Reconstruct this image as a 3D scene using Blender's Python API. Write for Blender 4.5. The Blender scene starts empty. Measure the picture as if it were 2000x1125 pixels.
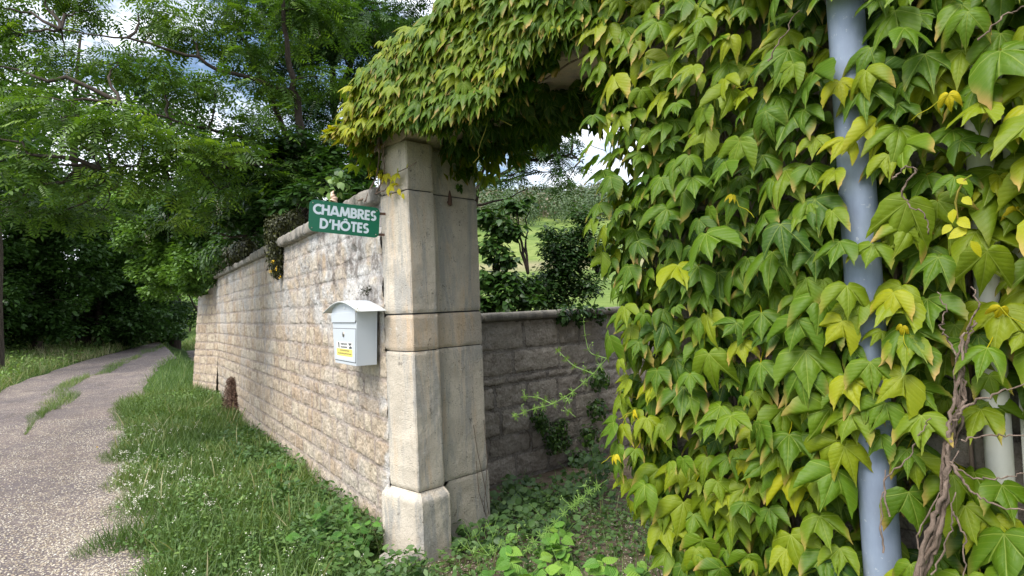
import bpy, math, random
import numpy as np
from mathutils import Vector, Matrix

random.seed(7)
RNG = np.random.default_rng(11)
SC = bpy.context.scene
COL = SC.collection
R = math.radians

# ------------------------------------------------------------------ camera
FPX = 1230.0                       # focal length for a 2000 px wide picture
CAM = np.array([0.0, 0.0, 1.55])
PITCH, ROLL = R(1.65), R(2.35)
_f = np.array([0, math.cos(PITCH), math.sin(PITCH)])
_u0 = np.array([0, -math.sin(PITCH), math.cos(PITCH)])
_r0 = np.array([1.0, 0, 0])
_u = _u0 * math.cos(ROLL) + _r0 * math.sin(ROLL)
_r = _r0 * math.cos(ROLL) - _u0 * math.sin(ROLL)
cd = bpy.data.cameras.new('camera')
cam = bpy.data.objects.new('camera', cd)
COL.objects.link(cam)
cam.matrix_world = Matrix(((_r[0], _u[0], -_f[0], CAM[0]), (_r[1], _u[1], -_f[1], CAM[1]), (_r[2], _u[2], -_f[2], CAM[2]), (0, 0, 0, 1)))
cd.sensor_width = 36.0
cd.lens = FPX / 2000.0 * 36.0
cd.clip_start = 0.05
cd.clip_end = 3000
SC.camera = cam

# ------------------------------------------------------------------ world and sun
SUN_EL, SUN_AZ = R(56), R(222)      # azimuth: direction the light comes from, clockwise from +Y
w = bpy.data.worlds.new("World")
SC.world = w
w.use_nodes = True
nt = w.node_tree
nt.nodes.clear()
wo = nt.nodes.new('ShaderNodeOutputWorld')
bg = nt.nodes.new('ShaderNodeBackground')
sky = nt.nodes.new('ShaderNodeTexSky')
sky.sky_type = 'NISHITA'
sky.sun_disc = False
sky.sun_elevation = SUN_EL
sky.sun_rotation = SUN_AZ
sky.air_density = 1.0
sky.dust_density = 0.6
tc = nt.nodes.new('ShaderNodeTexCoord')
mp = nt.nodes.new('ShaderNodeMapping')
mp.inputs['Scale'].default_value = (1, 1, 2.6)
mp.inputs['Location'].default_value = (0.35, 0.1, 0.12)
ns = nt.nodes.new('ShaderNodeTexNoise')
ns.inputs['Scale'].default_value = 2.6
ns.inputs['Detail'].default_value = 9
ns.inputs['Roughness'].default_value = 0.58
rp = nt.nodes.new('ShaderNodeValToRGB')
rp.color_ramp.elements[0].position = 0.41
rp.color_ramp.elements[1].position = 0.51
mx = nt.nodes.new('ShaderNodeMix')
mx.data_type = 'RGBA'
mx.inputs['B'].default_value = (9.5, 10.0, 11.0, 1)
nt.links.new(tc.outputs['Generated'], mp.inputs['Vector'])
nt.links.new(mp.outputs['Vector'], ns.inputs['Vector'])
nt.links.new(ns.outputs['Fac'], rp.inputs['Fac'])
nt.links.new(rp.outputs['Color'], mx.inputs['Factor'])
nt.links.new(sky.outputs['Color'], mx.inputs['A'])
nt.links.new(mx.outputs['Result'], bg.inputs['Color'])
bg.inputs['Strength'].default_value = 0.10
nt.links.new(bg.outputs[0], wo.inputs[0])

sl = bpy.data.lights.new('sun', 'SUN')
sl.energy = 2.9
sl.angle = R(34)
sl.color = (1.0, 0.955, 0.88)
so = bpy.data.objects.new('sun', sl)
COL.objects.link(so)
_sd = Vector((math.sin(SUN_AZ) * math.cos(SUN_EL), math.cos(SUN_AZ) * math.cos(SUN_EL), math.sin(SUN_EL)))
so.rotation_euler = _sd.to_track_quat('Z', 'Y').to_euler()

SC.view_settings.view_transform = 'Standard'
SC.view_settings.look = 'None'
SC.view_settings.exposure = 0.89
SC.view_settings.gamma = 1
SC.render.engine = 'CYCLES'
SC.cycles.max_bounces = 8
SC.cycles.transparent_max_bounces = 8


# ------------------------------------------------------------------ measuring helpers
def ray(px, py):
    d = _f + _r * ((px - 1000) / FPX) - _u * ((py - 562.5) / FPX)
    return d


def on_plane(px, py, p0, n):
    d = ray(px, py)
    t = np.dot(np.asarray(p0) - CAM, n) / np.dot(d, n)
    return CAM + d * t


def at_depth(px, py, y):
    d = ray(px, py)
    return CAM + d * (y / d[1])


def unit(v):
    v = np.asarray(v, float)
    return v / np.linalg.norm(v)


# plan directions
G = unit([0.719, -0.695, 0])       # along the gate front, to the right
C = unit([0.695, 0.719, 0])        # into the gate reveal
WD = unit([-0.526, 0.851, 0])      # along the roadside wall, away
WN = unit([-0.851, -0.526, 0])     # out of the roadside wall, to the road
UP = np.array([0, 0, 1.0])
K = on_plane(819, 1112, [0, 0, 0], UP)
K = K + C * 0.03 - G * 0.02        # shaft corner, a little inside the plinth corner
K[2] = 0


def gate(a, c, z):
    """point in gate coordinates"""
    return K + G * a + C * c + UP * z


def gate_px(px, py, c):
    p = on_plane(px, py, gate(0, c, 0), C)
    return np.dot(p - K, G), p[2]


def reveal_s(px, py=640):
    p = on_plane(px, py, K, G)
    return np.dot(p - K, C)


aA = -0.20
_a, _ = gate_px(752, 640, 0.0)
aA = _a
W0 = gate(aA, 0.0, 0)
sB = reveal_s(858)
sC = np.dot(on_plane(944, 640, gate(-0.05, 0, 0), G) - K, C)
print('K', K, 'aA', aA, 'sB', sB, 'sC', sC, 'W0', W0)
zj = [gate_px(808, y, 0)[1] for y in (366, 613, 687, 962)]
print('joints', zj)


def wall_px(px, py, off=0.0):
    p = on_plane(px, py, W0 + WN * off, WN)
    return np.dot(p - W0, WD), p[2]


print('wall top', wall_px(735, 385), wall_px(600, 440), wall_px(483, 497), 'end', wall_px(425, 600), 'low', wall_px(700, 1050))


def uv_of(x, y):
    dx, dy = x - W0[0], y - W0[1]
    return dx * WD[0] + dy * WD[1], dx * WN[0] + dy * WN[1]


def xy_of(u, v):
    return W0[0] + WD[0] * u + WN[0] * v, W0[1] + WD[1] * u + WN[1] * v


# ------------------------------------------------------------------ numpy noise
def _hash(ix, iy, iz):
    h = (ix * 374761393 + iy * 668265263 + iz * 2147483647 + 1013904223) & 0xFFFFFFFF
    h = ((h ^ (h >> 13)) * 1274126177) & 0xFFFFFFFF
    return ((h ^ (h >> 16)) & 0xFFFFFF) / float(0xFFFFFF)


def vnoise(x, y, z=0.0):
    x, y, z = np.broadcast_arrays(np.asarray(x, float), np.asarray(y, float), np.asarray(z, float))
    ix, iy, iz = np.floor(x).astype(np.int64), np.floor(y).astype(np.int64), np.floor(z).astype(np.int64)
    fx, fy, fz = x - ix, y - iy, z - iz
    fx, fy, fz = fx * fx * (3 - 2 * fx), fy * fy * (3 - 2 * fy), fz * fz * (3 - 2 * fz)
    r = 0
    for a in (0, 1):
        for b in (0, 1):
            for c in (0, 1):
                wt = (fx if a else 1 - fx) * (fy if b else 1 - fy) * (fz if c else 1 - fz)
                r = r + wt * _hash(ix + a, iy + b, iz + c)
    return r


def fbm(x, y, z=0.0, o=4):
    r, amp, tot = 0, 1.0, 0
    for i in range(o):
        r = r + amp * vnoise(np.asarray(x) * 2 ** i + 17.3 * i, np.asarray(y) * 2 ** i + 5.1 * i, np.asarray(z) * 2 ** i)
        tot += amp
        amp *= 0.5
    return r / tot


def sstep(a, b, x):
    t = np.clip((np.asarray(x, float) - a) / (b - a), 0, 1)
    return t * t * (3 - 2 * t)


# ------------------------------------------------------------------ object helpers
def tag(o, label=None, cat=None, group=None, kind=None):
    if label:
        o['label'] = label
    if cat:
        o['category'] = cat
    if group:
        o['group'] = group
    if kind:
        o['kind'] = kind
    return o


def thing(name, loc, label, cat, group=None):
    o = bpy.data.objects.new(name, None)
    o.empty_display_size = 0.1
    COL.objects.link(o)
    o.location = tuple(float(v) for v in loc)
    bpy.context.view_layer.update()
    return tag(o, label, cat, group)


def link(name, me, mat, parent=None, smooth=True):
    o = bpy.data.objects.new(name, me)
    COL.objects.link(o)
    if mat:
        me.materials.append(mat)
    if parent:
        o.parent = parent
        o.matrix_parent_inverse = Matrix.Translation(-parent.location) if parent.type == 'EMPTY' else Matrix.Identity(4)
    if smooth:
        me.polygons.foreach_set('use_smooth', np.ones(len(me.polygons), bool))
    return o


def np_mesh(name, V, loops, sizes, mat, parent=None, smooth=True, attrs=None):
    V = np.asarray(V, np.float32)
    loops = np.asarray(loops, np.int32)
    sizes = np.asarray(sizes, np.int32)
    me = bpy.data.meshes.new(name)
    me.vertices.add(len(V))
    me.vertices.foreach_set('co', V.ravel())
    me.loops.add(len(loops))
    me.loops.foreach_set('vertex_index', loops)
    me.polygons.add(len(sizes))
    st = np.concatenate([[0], np.cumsum(sizes)[:-1]]).astype(np.int32)
    me.polygons.foreach_set('loop_start', st)
    me.update(calc_edges=True)
    for k, val in (attrs or {}).items():
        val = np.asarray(val, np.float32)
        if val.ndim == 1:
            me.attributes.new(k, 'FLOAT', 'POINT').data.foreach_set('value', val)
        else:
            me.attributes.new(k, 'FLOAT_VECTOR', 'POINT').data.foreach_set('vector', val.ravel())
    return link(name, me, mat, parent, smooth)


def py_mesh(name, V, F, mat, parent=None, smooth=False, bevel=0):
    me = bpy.data.meshes.new(name)
    me.from_pydata([tuple(float(c) for c in v) for v in V], [], F)
    me.update()
    o = link(name, me, mat, parent, smooth)
    if bevel:
        b = o.modifiers.new('bevel', 'BEVEL')
        b.width = bevel
        b.segments = 2
        b.limit_method = 'ANGLE'
    return o


def grid_faces(nx, ny):
    """quads for verts indexed i*ny+j"""
    i, j = np.meshgrid(np.arange(nx - 1), np.arange(ny - 1), indexing='ij')
    a = (i * ny + j).ravel()
    q = np.stack([a, a + ny, a + ny + 1, a + 1], 1)
    return q


def frames(n, t):
    z = n / np.linalg.norm(n, axis=1, keepdims=True)
    y = t - (t * z).sum(1, keepdims=True) * z
    y = y / (np.linalg.norm(y, axis=1, keepdims=True) + 1e-9)
    x = np.cross(y, z)
    return np.stack([x, y, z], 2)


class Bag:
    """collects scattered copies of small templates into one mesh"""

    def __init__(self):
        self.V, self.L, self.S, self.T, self.C, self.n = [], [], [], [], [], 0

    def scatter(self, tmpl, pos, n, t, size, tint, edge=None):
        tv, tf = tmpl[0], tmpl[1]
        lc = tmpl[2] if len(tmpl) > 2 else np.column_stack([tv[:, :2], np.zeros(len(tv))])
        kk = len(pos)
        if kk == 0:
            return
        M = frames(np.asarray(n, float), np.asarray(t, float))
        size = np.broadcast_to(np.asarray(size, float), (kk,))
        V = np.einsum('kij,vj->kvi', M, tv) * size[:, None, None] + np.asarray(pos)[:, None, :]
        fl = np.concatenate([np.array(f) for f in tf])
        fs = np.array([len(f) for f in tf])
        off = self.n + np.arange(kk) * len(tv)
        self.V.append(V.reshape(-1, 3))
        self.L.append((fl[None, :] + off[:, None]).ravel())
        self.S.append(np.tile(fs, kk))
        self.T.append(np.repeat(np.broadcast_to(tint, (kk,)), len(tv)))
        self.C.append(np.tile(lc, (kk, 1)))
        self.n += kk * len(tv)

    def tube(self, pts, rad, seg=6, tint=0.5):
        pts = np.asarray(pts, float)
        m = len(pts)
        rad = np.broadcast_to(np.asarray(rad, float), (m,)) if np.ndim(rad) else np.full(m, rad)
        d = np.gradient(pts, axis=0)
        d /= np.linalg.norm(d, axis=1, keepdims=True) + 1e-9
        ref = np.array([0.31, 0.2, 0.93]) if abs(d[0, 2]) < 0.8 else np.array([0.95, 0.2, 0.1])
        x = np.cross(d, ref)
        x /= np.linalg.norm(x, axis=1, keepdims=True) + 1e-9
        y = np.cross(d, x)
        an = np.arange(seg) / seg * 2 * math.pi
        ring = pts[:, None, :] + rad[:, None, None] * (np.cos(an)[None, :, None] * x[:, None, :] + np.sin(an)[None, :, None] * y[:, None, :])
        V = ring.reshape(-1, 3)
        i, j = np.meshgrid(np.arange(m - 1), np.arange(seg), indexing='ij')
        a = i * seg + j
        b = i * seg + (j + 1) % seg
        q = np.stack([a, b, b + seg, a + seg], 2).reshape(-1, 4)
        self.V.append(V)
        self.L.append((q + self.n).ravel())
        self.S.append(np.full(len(q), 4))
        self.L.append(np.array([(m - 1) * seg + k for k in range(seg)]) + self.n)
        self.S.append(np.array([seg]))
        self.T.append(np.full(len(V), tint))
        self.C.append(np.column_stack([np.tile(np.cos(an), m), np.tile(np.sin(an), m), np.repeat(np.arange(m), seg) * 1.0]))
        self.n += len(V)

    def build(self, name, mat, parent=None, smooth=True):
        return np_mesh(name, np.concatenate(self.V), np.concatenate(self.L), np.concatenate(self.S), mat, parent, smooth,
                       {'tint': np.concatenate(self.T), 'lc': np.concatenate(self.C)})


def wobble(p0, p1, n=8, amp=0.05, seed=0, sag=0.0):
    p0, p1 = np.asarray(p0, float), np.asarray(p1, float)
    r = np.random.default_rng(seed)
    t = np.linspace(0, 1, n)[:, None]
    ln = np.linalg.norm(p1 - p0)
    off = np.cumsum(r.normal(0, 1, (n, 3)), 0)
    off = off - off[0] * (1 - t) - off[-1] * t
    p = p0 * (1 - t) + p1 * t + off * amp * ln * 0.3
    p[:, 2] -= sag * ln * 4 * (t[:, 0] * (1 - t[:, 0]))
    return p


# ------------------------------------------------------------------ materials
class Mat:
    def __init__(self, name):
        self.m = bpy.data.materials.new(name)
        self.m.use_nodes = True
        self.t = self.m.node_tree
        self.t.nodes.clear()
        self.out = self.t.nodes.new('ShaderNodeOutputMaterial')
        self.p = self.t.nodes.new('ShaderNodeBsdfPrincipled')
        self.t.links.new(self.p.outputs[0], self.out.inputs[0])

    def n(self, typ, **kw):
        nd = self.t.nodes.new(typ)
        for k, v in kw.items():
            if k.startswith('_'):
                setattr(nd, k[1:], v)
            else:
                key = k.replace('__', ' ')
                self.set(nd.inputs[key], v)
        return nd

    def set(self, sock, v):
        if isinstance(v, bpy.types.NodeSocket):
            self.t.links.new(v, sock)
        else:
            sock.default_value = v

    def attr(self, name, out='Fac'):
        return self.n('ShaderNodeAttribute', _attribute_name=name).outputs[out]

    def coord(self, scale=(1, 1, 1)):
        c = self.n('ShaderNodeTexCoord').outputs['Object']
        m = self.n('ShaderNodeMapping', Vector=c)
        m.inputs['Scale'].default_value = scale
        return m.outputs['Vector']

    def noise(self, scale, detail=4, rough=0.55, vec=None, dist=0.0):
        nd = self.n('ShaderNodeTexNoise', Scale=scale, Detail=detail, Roughness=rough, Distortion=dist)
        self.t.links.new(vec if vec is not None else self.coord(), nd.inputs['Vector'])
        return nd.outputs['Fac']

    def vor(self, scale, vec=None, feat='F1', out='Distance'):
        nd = self.n('ShaderNodeTexVoronoi', Scale=scale)
        nd.feature = feat
        self.t.links.new(vec if vec is not None else self.coord(), nd.inputs['Vector'])
        return nd.outputs[out]

    def math(self, op, a, b=0.0, c=0.0, clamp=False):
        nd = self.t.nodes.new('ShaderNodeMath')
        nd.operation = op
        nd.use_clamp = clamp
        self.set(nd.inputs[0], a)
        self.set(nd.inputs[1], b)
        if len(nd.inputs) > 2:
            self.set(nd.inputs[2], c)
        return nd.outputs[0]

    def ss(self, x, a, b, lo=0.0, hi=1.0):
        nd = self.n('ShaderNodeMapRange')
        nd.interpolation_type = 'SMOOTHSTEP'
        self.set(nd.inputs['Value'], x)
        nd.inputs['From Min'].default_value = a
        nd.inputs['From Max'].default_value = b
        nd.inputs['To Min'].default_value = lo
        nd.inputs['To Max'].default_value = hi
        return nd.outputs['Result']

    def mix(self, fac, a, b, typ='MIX'):
        nd = self.t.nodes.new('ShaderNodeMix')
        nd.data_type = 'RGBA'
        nd.blend_type = typ
        self.set(nd.inputs['Factor'], fac)
        self.set(nd.inputs['A'], a if not isinstance(a, tuple) else (a + (1,))[:4])
        self.set(nd.inputs['B'], b if not isinstance(b, tuple) else (b + (1,))[:4])
        return nd.outputs['Result']

    def ramp(self, fac, stops):
        nd = self.t.nodes.new('ShaderNodeValToRGB')
        e = nd.color_ramp.elements
        while len(e) < len(stops):
            e.new(0.5)
        for k, (p, c) in enumerate(stops):
            e[k].position = p
            e[k].color = (c + (1,))[:4] if len(c) == 3 else c
        self.set(nd.inputs['Fac'], fac)
        return nd.outputs['Color']

    def bump(self, h, strength=0.3, dist=0.01):
        nd = self.n('ShaderNodeBump', Strength=strength, Distance=dist, Height=h)
        self.t.links.new(nd.outputs[0], self.p.inputs['Normal'])
        return nd.outputs[0]

    def fin(self, col, rough=0.8, spec=0.5, metal=0.0):
        self.set(self.p.inputs['Base Color'], col if not isinstance(col, tuple) else (col + (1,))[:4])
        self.set(self.p.inputs['Roughness'], rough)
        self.set(self.p.inputs['Specular IOR Level'], spec)
        self.set(self.p.inputs['Metallic'], metal)
        return self.m

    def leafy(self, col, trans, fac=0.3):
        """adds light coming through the leaf"""
        tl = self.n('ShaderNodeBsdfTranslucent')
        self.set(tl.inputs['Color'], trans if not isinstance(trans, tuple) else (trans + (1,))[:4])
        ms = self.t.nodes.new('ShaderNodeMixShader')
        ms.inputs[0].default_value = fac
        self.t.links.new(self.p.outputs[0], ms.inputs[1])
        self.t.links.new(tl.outputs[0], ms.inputs[2])
        self.t.links.new(ms.outputs[0], self.out.inputs[0])


def leaf_mat(name, stops, trans_gain=(1.25, 1.3, 0.5), rough=0.5, spec=0.4, fac=0.35, nscale=3.0):
    m = Mat(name)
    t = m.attr('tint')
    col = m.ramp(t, stops)
    nz = m.noise(nscale, 3)
    col = m.mix(m.ss(nz, 0.3, 0.7, 0.0, 0.35), col, m.mix(1.0, col, (0.55, 0.62, 0.5), 'MULTIPLY'))
    tr = m.mix(1.0, col, trans_gain, 'MULTIPLY')
    m.fin(col, rough, spec)
    m.leafy(col, tr, fac)
    return m.m


def creeper_leaf_mat():
    m = Mat('creeper_leaf')
    t = m.attr('tint')
    lc = m.attr('lc', 'Vector')
    sp = m.n('ShaderNodeSeparateXYZ', Vector=lc)
    x, y, e = sp.outputs
    ax = m.math('ABSOLUTE', x)
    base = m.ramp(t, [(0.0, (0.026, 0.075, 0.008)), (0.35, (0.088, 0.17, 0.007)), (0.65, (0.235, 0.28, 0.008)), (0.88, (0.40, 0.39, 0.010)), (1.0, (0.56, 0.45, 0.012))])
    # veins: middle and two side ribs from the stalk
    def rib(ang, wdt):
        ca, sa = math.cos(ang), math.sin(ang)
        al = m.math('ADD', m.math('MULTIPLY', ax, sa), m.math('MULTIPLY', y, ca))
        pr = m.math('ABSOLUTE', m.math('SUBTRACT', m.math('MULTIPLY', ax, ca), m.math('MULTIPLY', y, sa)))
        return al, pr
    al0, pr0 = rib(0.0, 0)
    al1, pr1 = rib(0.625, 0)
    al2, pr2 = rib(1.5, 0)
    near = m.math('MINIMUM', m.math('MINIMUM', pr0, pr1), pr2)
    main = m.ss(near, 0.002, 0.016, 1.0, 0.0)
    # side veins as chevrons off the nearest rib
    f0 = m.math('SINE', m.math('MULTIPLY', m.math('SUBTRACT', al0, m.math('MULTIPLY', pr0, 0.9)), 46.0))
    f1 = m.math('SINE', m.math('MULTIPLY', m.math('SUBTRACT', al1, m.math('MULTIPLY', pr1, 0.9)), 46.0))
    sel = m.math('LESS_THAN', pr0, pr1)
    fs = m.math('ADD', m.math('MULTIPLY', sel, f0), m.math('MULTIPLY', m.math('SUBTRACT', 1.0, sel), f1))
    side = m.ss(fs, 0.86, 1.0)
    nz = m.noise(60, 4, 0.6)
    vein = m.math('MAXIMUM', main, m.math('MULTIPLY', side, 0.22))
    col = m.mix(m.math('MULTIPLY', vein, 0.42), base, (0.36, 0.44, 0.09))
    # blotches and reddish tips
    col = m.mix(m.ss(nz, 0.35, 0.75, 0.0, 0.30), col, m.mix(1.0, col, (1.35, 1.15, 0.8), 'MULTIPLY'))
    red = m.math('MULTIPLY', m.ss(e, 0.70, 1.0), m.ss(m.math('FRACT', m.math('MULTIPLY', t, 37.7)), 0.2, 1.0))
    pinkmask = m.math('MULTIPLY', red, m.ss(m.math('ADD', m.math('MULTIPLY', y, 0.8), ax), 0.6, 1.35))
    col = m.mix(m.math('MULTIPLY', pinkmask, 0.7), col, (0.58, 0.33, 0.12))
    hgt = m.math('ADD', m.math('MULTIPLY', vein, -1.0), m.math('MULTIPLY', nz, 0.5))
    # quilted blade between the side veins
    hgt = m.math('ADD', hgt, m.math('MULTIPLY', fs, -0.12))
    m.bump(hgt, 0.30, 0.004)
    m.fin(col, 0.46, 0.24)
    m.leafy(col, m.mix(1.0, col, (1.3, 1.2, 0.3), 'MULTIPLY'), 0.30)
    return m.m


def bark_mat(name, c0, c1, sc=18):
    m = Mat(name)
    v = m.coord((1, 1, 0.25))
    nz = m.noise(sc, 6, 0.65, v)
    col = m.ramp(nz, [(0.3, c0), (0.7, c1)])
    m.bump(nz, 0.8, 0.02)
    return m.fin(col, 0.9, 0.2)


def masonry_mat(name, stone_a, stone_b, mortar, grey, dark, greyness=0.5, lowtan=True):
    m = Mat(name)
    st = m.attr('stone')
    t = m.attr('tint')
    v = m.coord()
    n1 = m.noise(1.3, 6, 0.6, v, 0.4)
    n2 = m.noise(14, 6, 0.7, v)
    n3 = m.noise(70, 5, 0.7, v)
    n4 = m.noise(4.5, 6, 0.72, v, 0.8)
    stone = m.mix(t, stone_a, stone_b)
    stone = m.mix(m.ss(n2, 0.35, 0.72), stone, m.mix(1.0, stone, (0.62, 0.60, 0.58), 'MULTIPLY'))
    mort = m.mix(m.ss(n4, 0.3, 0.7), mortar, m.mix(1.0, mortar, (0.72, 0.72, 0.74), 'MULTIPLY'))
    nj = m.noise(20, 5, 0.7, m.coord((1.0, 1.0, 1.0)), 0.5)
    rag = m.math('ADD', st, m.math('MULTIPLY', m.math('SUBTRACT', nj, 0.5), 0.075))
    face = m.ss(rag, 0.012, 0.020)
    col = m.mix(face, mort, stone)
    crack_shade = m.math('MULTIPLY', m.ss(rag, 0.006, 0.014), m.ss(rag, 0.026, 0.014))  # dark line painted round the stone edges: dirty crack and its shade
    crack_shade = m.math('MULTIPLY', crack_shade, m.ss(n4, 0.45, 0.6))
    col = m.mix(m.math('MULTIPLY', crack_shade, 0.75), col, m.mix(1.0, dark, (1.3, 1.2, 1.1), 'MULTIPLY'))
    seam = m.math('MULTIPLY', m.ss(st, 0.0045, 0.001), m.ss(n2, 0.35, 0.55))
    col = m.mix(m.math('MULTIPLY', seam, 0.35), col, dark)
    sp = m.n('ShaderNodeSeparateXYZ', Vector=m.n('ShaderNodeTexCoord').outputs['Object'])
    hz = sp.outputs[2]
    # weathered lime wash: pale grey in the upper courses
    up = m.math('ADD', m.ss(hz, 0.5, 2.1, 0.0, greyness), m.ss(n1, 0.3, 0.75, -0.35, 0.5))
    gm = m.math('MULTIPLY', m.ss(up, 0.15, 0.75), m.ss(n4, 0.38, 0.6, 0.2, 0.95), clamp=True)
    col = m.mix(gm, col, m.mix(m.ss(n3, 0.35, 0.65), grey, m.mix(1.0, grey, (0.6, 0.6, 0.6), 'MULTIPLY')))
    col = m.mix(m.math('MULTIPLY', m.attr('wash'), m.ss(n3, 0.3, 0.6, 0.35, 0.85)), col, (0.60, 0.60, 0.60))
    col = m.mix(m.math('MULTIPLY', m.attr('grime_and_hole'), m.ss(n2, 0.35, 0.6, 0.25, 0.8)), col, (0.15, 0.125, 0.11))
    bl = m.math('MULTIPLY', m.ss(n4, 0.56, 0.70), m.ss(up, 0.2, 0.8, 0.15, 0.9))
    col = m.mix(bl, col, dark)
    crk = m.math('MULTIPLY', m.ss(m.vor(9, v, 'DISTANCE_TO_EDGE'), 0.0, 0.03, 0.5, 0.0), m.ss(n2, 0.5, 0.6))
    col = m.mix(crk, col, dark)
    col = m.mix(m.ss(n3, 0.28, 0.5, 0.45, 0.0), col, m.mix(1.0, col, (0.5, 0.47, 0.45), 'MULTIPLY'))
    h = m.math('ADD', m.math('ADD', m.math('MULTIPLY', n2, 1.6), m.math('MULTIPLY', face, 0.55)), m.math('ADD', m.math('MULTIPLY', n3, 0.7), m.math('MULTIPLY', m.vor(38, v), 0.6)))
    m.bump(h, 0.75, 0.014)
    return m.fin(col, 0.92, 0.15)


def ashlar_mat(name, base, ochre, grey, pits=0.4):
    m = Mat(name)
    v = m.coord()
    t = m.attr('tint')
    vs = m.coord((1, 1, 0.12))
    streak = m.noise(9, 5, 0.65, vs)
    n1 = m.noise(2.4, 5, 0.6, v, 0.5)
    n2 = m.noise(120, 4, 0.7, v)
    n3 = m.noise(12, 6, 0.7, v)
    col = m.mix(m.ss(n1, 0.3, 0.7), base, m.mix(1.0, base, (0.74, 0.73, 0.72), 'MULTIPLY'))
    col = m.mix(m.math('MULTIPLY', m.ss(streak, 0.50, 0.68), m.ss(t, 0.1, 0.9, 0.15, 0.6)), col, ochre)
    st2 = m.noise(7, 6, 0.7, m.coord((1.3, 1.3, 0.2)), 0.6)
    col = m.mix(m.ss(st2, 0.46, 0.62, 0.0, 0.85), col, grey)
    col = m.mix(m.ss(n3, 0.62, 0.72, 0.0, 0.65), col, (0.09, 0.085, 0.075))
    pit = m.math('MULTIPLY', m.ss(m.vor(55, v), 0.10, 0.26, 1.0, 0.0), m.ss(n3, 0.45, 0.62))
    col = m.mix(m.math('MULTIPLY', pit, 0.7), col, (0.15, 0.13, 0.11))
    lich = m.math('MULTIPLY', m.ss(m.noise(26, 6, 0.75, v, 1.0), 0.60, 0.66), m.ss(n1, 0.4, 0.6))
    col = m.mix(m.math('MULTIPLY', lich, 0.6), col, (0.70, 0.69, 0.64))
    col = m.mix(m.ss(n2, 0.3, 0.52, 0.45, 0.0), col, m.mix(1.0, col, (0.55, 0.52, 0.48), 'MULTIPLY'))
    n2 = m.math('SUBTRACT', n2, pit)
    h = m.math('ADD', n2, m.math('ADD', m.math('MULTIPLY', n3, 0.6), m.math('MULTIPLY', m.noise(45, 5, 0.7, v), 0.9)))
    m.bump(h, 0.75, 0.008)
    return m.fin(col, 0.9, 0.15)


M = {}
M['creeper'] = creeper_leaf_mat()
M['stem'] = bark_mat('creeper_stem', (0.10, 0.07, 0.05), (0.28, 0.21, 0.17), 40)
M['petiole'] = bark_mat('petiole', (0.25, 0.22, 0.05), (0.36, 0.30, 0.08), 20)
M['bark'] = bark_mat('bark', (0.018, 0.014, 0.010), (0.075, 0.058, 0.045), 16)
M['locust'] = leaf_mat('locust_leaf', [(0.0, (0.018, 0.044, 0.010)), (0.5, (0.052, 0.11, 0.016)), (0.8, (0.13, 0.23, 0.025)), (1.0, (0.28, 0.40, 0.045))], fac=0.38)
M['dark_leaf'] = leaf_mat('dark_leaf', [(0.0, (0.014, 0.038, 0.009)), (0.6, (0.042, 0.10, 0.018)), (1.0, (0.13, 0.24, 0.04))], rough=0.42, fac=0.28)
M['hedge_leaf'] = leaf_mat('hedge_leaf', [(0.0, (0.020, 0.052, 0.011)), (0.6, (0.060, 0.13, 0.022)), (1.0, (0.16, 0.29, 0.045))], fac=0.32)
M['weed_leaf'] = leaf_mat('weed_leaf', [(0.0, (0.035, 0.085, 0.022)), (0.6, (0.10, 0.19, 0.045)), (1.0, (0.21, 0.32, 0.08))], fac=0.25)
M['grass'] = leaf_mat('grass_blade', [(0.0, (0.04, 0.085, 0.022)), (0.5, (0.105, 0.18, 0.045)), (0.85, (0.20, 0.28, 0.08)), (1.0, (0.42, 0.38, 0.22))], fac=0.3)
M['far_leaf'] = leaf_mat('far_leaf', [(0.0, (0.04, 0.075, 0.03)), (0.7, (0.09, 0.14, 0.05)), (1.0, (0.18, 0.14, 0.10))], fac=0.15, nscale=0.05)
M['moss'] = leaf_mat('moss', [(0.0, (0.018, 0.020, 0.006)), (0.6, (0.055, 0.060, 0.010)), (1.0, (0.17, 0.17, 0.03))], fac=0.1, nscale=20)
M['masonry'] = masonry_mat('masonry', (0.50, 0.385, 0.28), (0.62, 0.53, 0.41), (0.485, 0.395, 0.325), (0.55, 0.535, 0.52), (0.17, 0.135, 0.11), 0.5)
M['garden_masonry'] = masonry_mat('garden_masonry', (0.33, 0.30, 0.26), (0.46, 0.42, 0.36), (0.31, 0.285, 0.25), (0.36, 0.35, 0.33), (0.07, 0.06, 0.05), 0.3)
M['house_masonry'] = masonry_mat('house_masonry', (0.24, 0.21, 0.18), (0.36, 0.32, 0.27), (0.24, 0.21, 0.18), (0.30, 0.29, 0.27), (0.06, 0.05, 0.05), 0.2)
M['ashlar'] = ashlar_mat('ashlar', (0.70, 0.625, 0.52), (0.64, 0.46, 0.29), (0.40, 0.385, 0.36))
M['ashlar_warm'] = ashlar_mat('ashlar_warm', (0.68, 0.56, 0.43), (0.62, 0.44, 0.28), (0.48, 0.43, 0.37))
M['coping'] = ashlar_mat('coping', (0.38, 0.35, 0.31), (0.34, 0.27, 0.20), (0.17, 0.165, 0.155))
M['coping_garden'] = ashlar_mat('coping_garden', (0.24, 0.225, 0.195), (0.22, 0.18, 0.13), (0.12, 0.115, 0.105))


def simple(name, col, rough=0.5, spec=0.5, metal=0.0, dirt=0.0, dcol=(0.2, 0.17, 0.12), sc=20):
    m = Mat(name)
    c = col
    if dirt:
        nz = m.noise(sc, 5, 0.7)
        c = m.mix(m.ss(nz, 0.45, 0.75, 0.0, dirt), col, dcol)
        m.bump(nz, 0.05, 0.003)
    return m.fin(c, rough, spec, metal)


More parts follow.
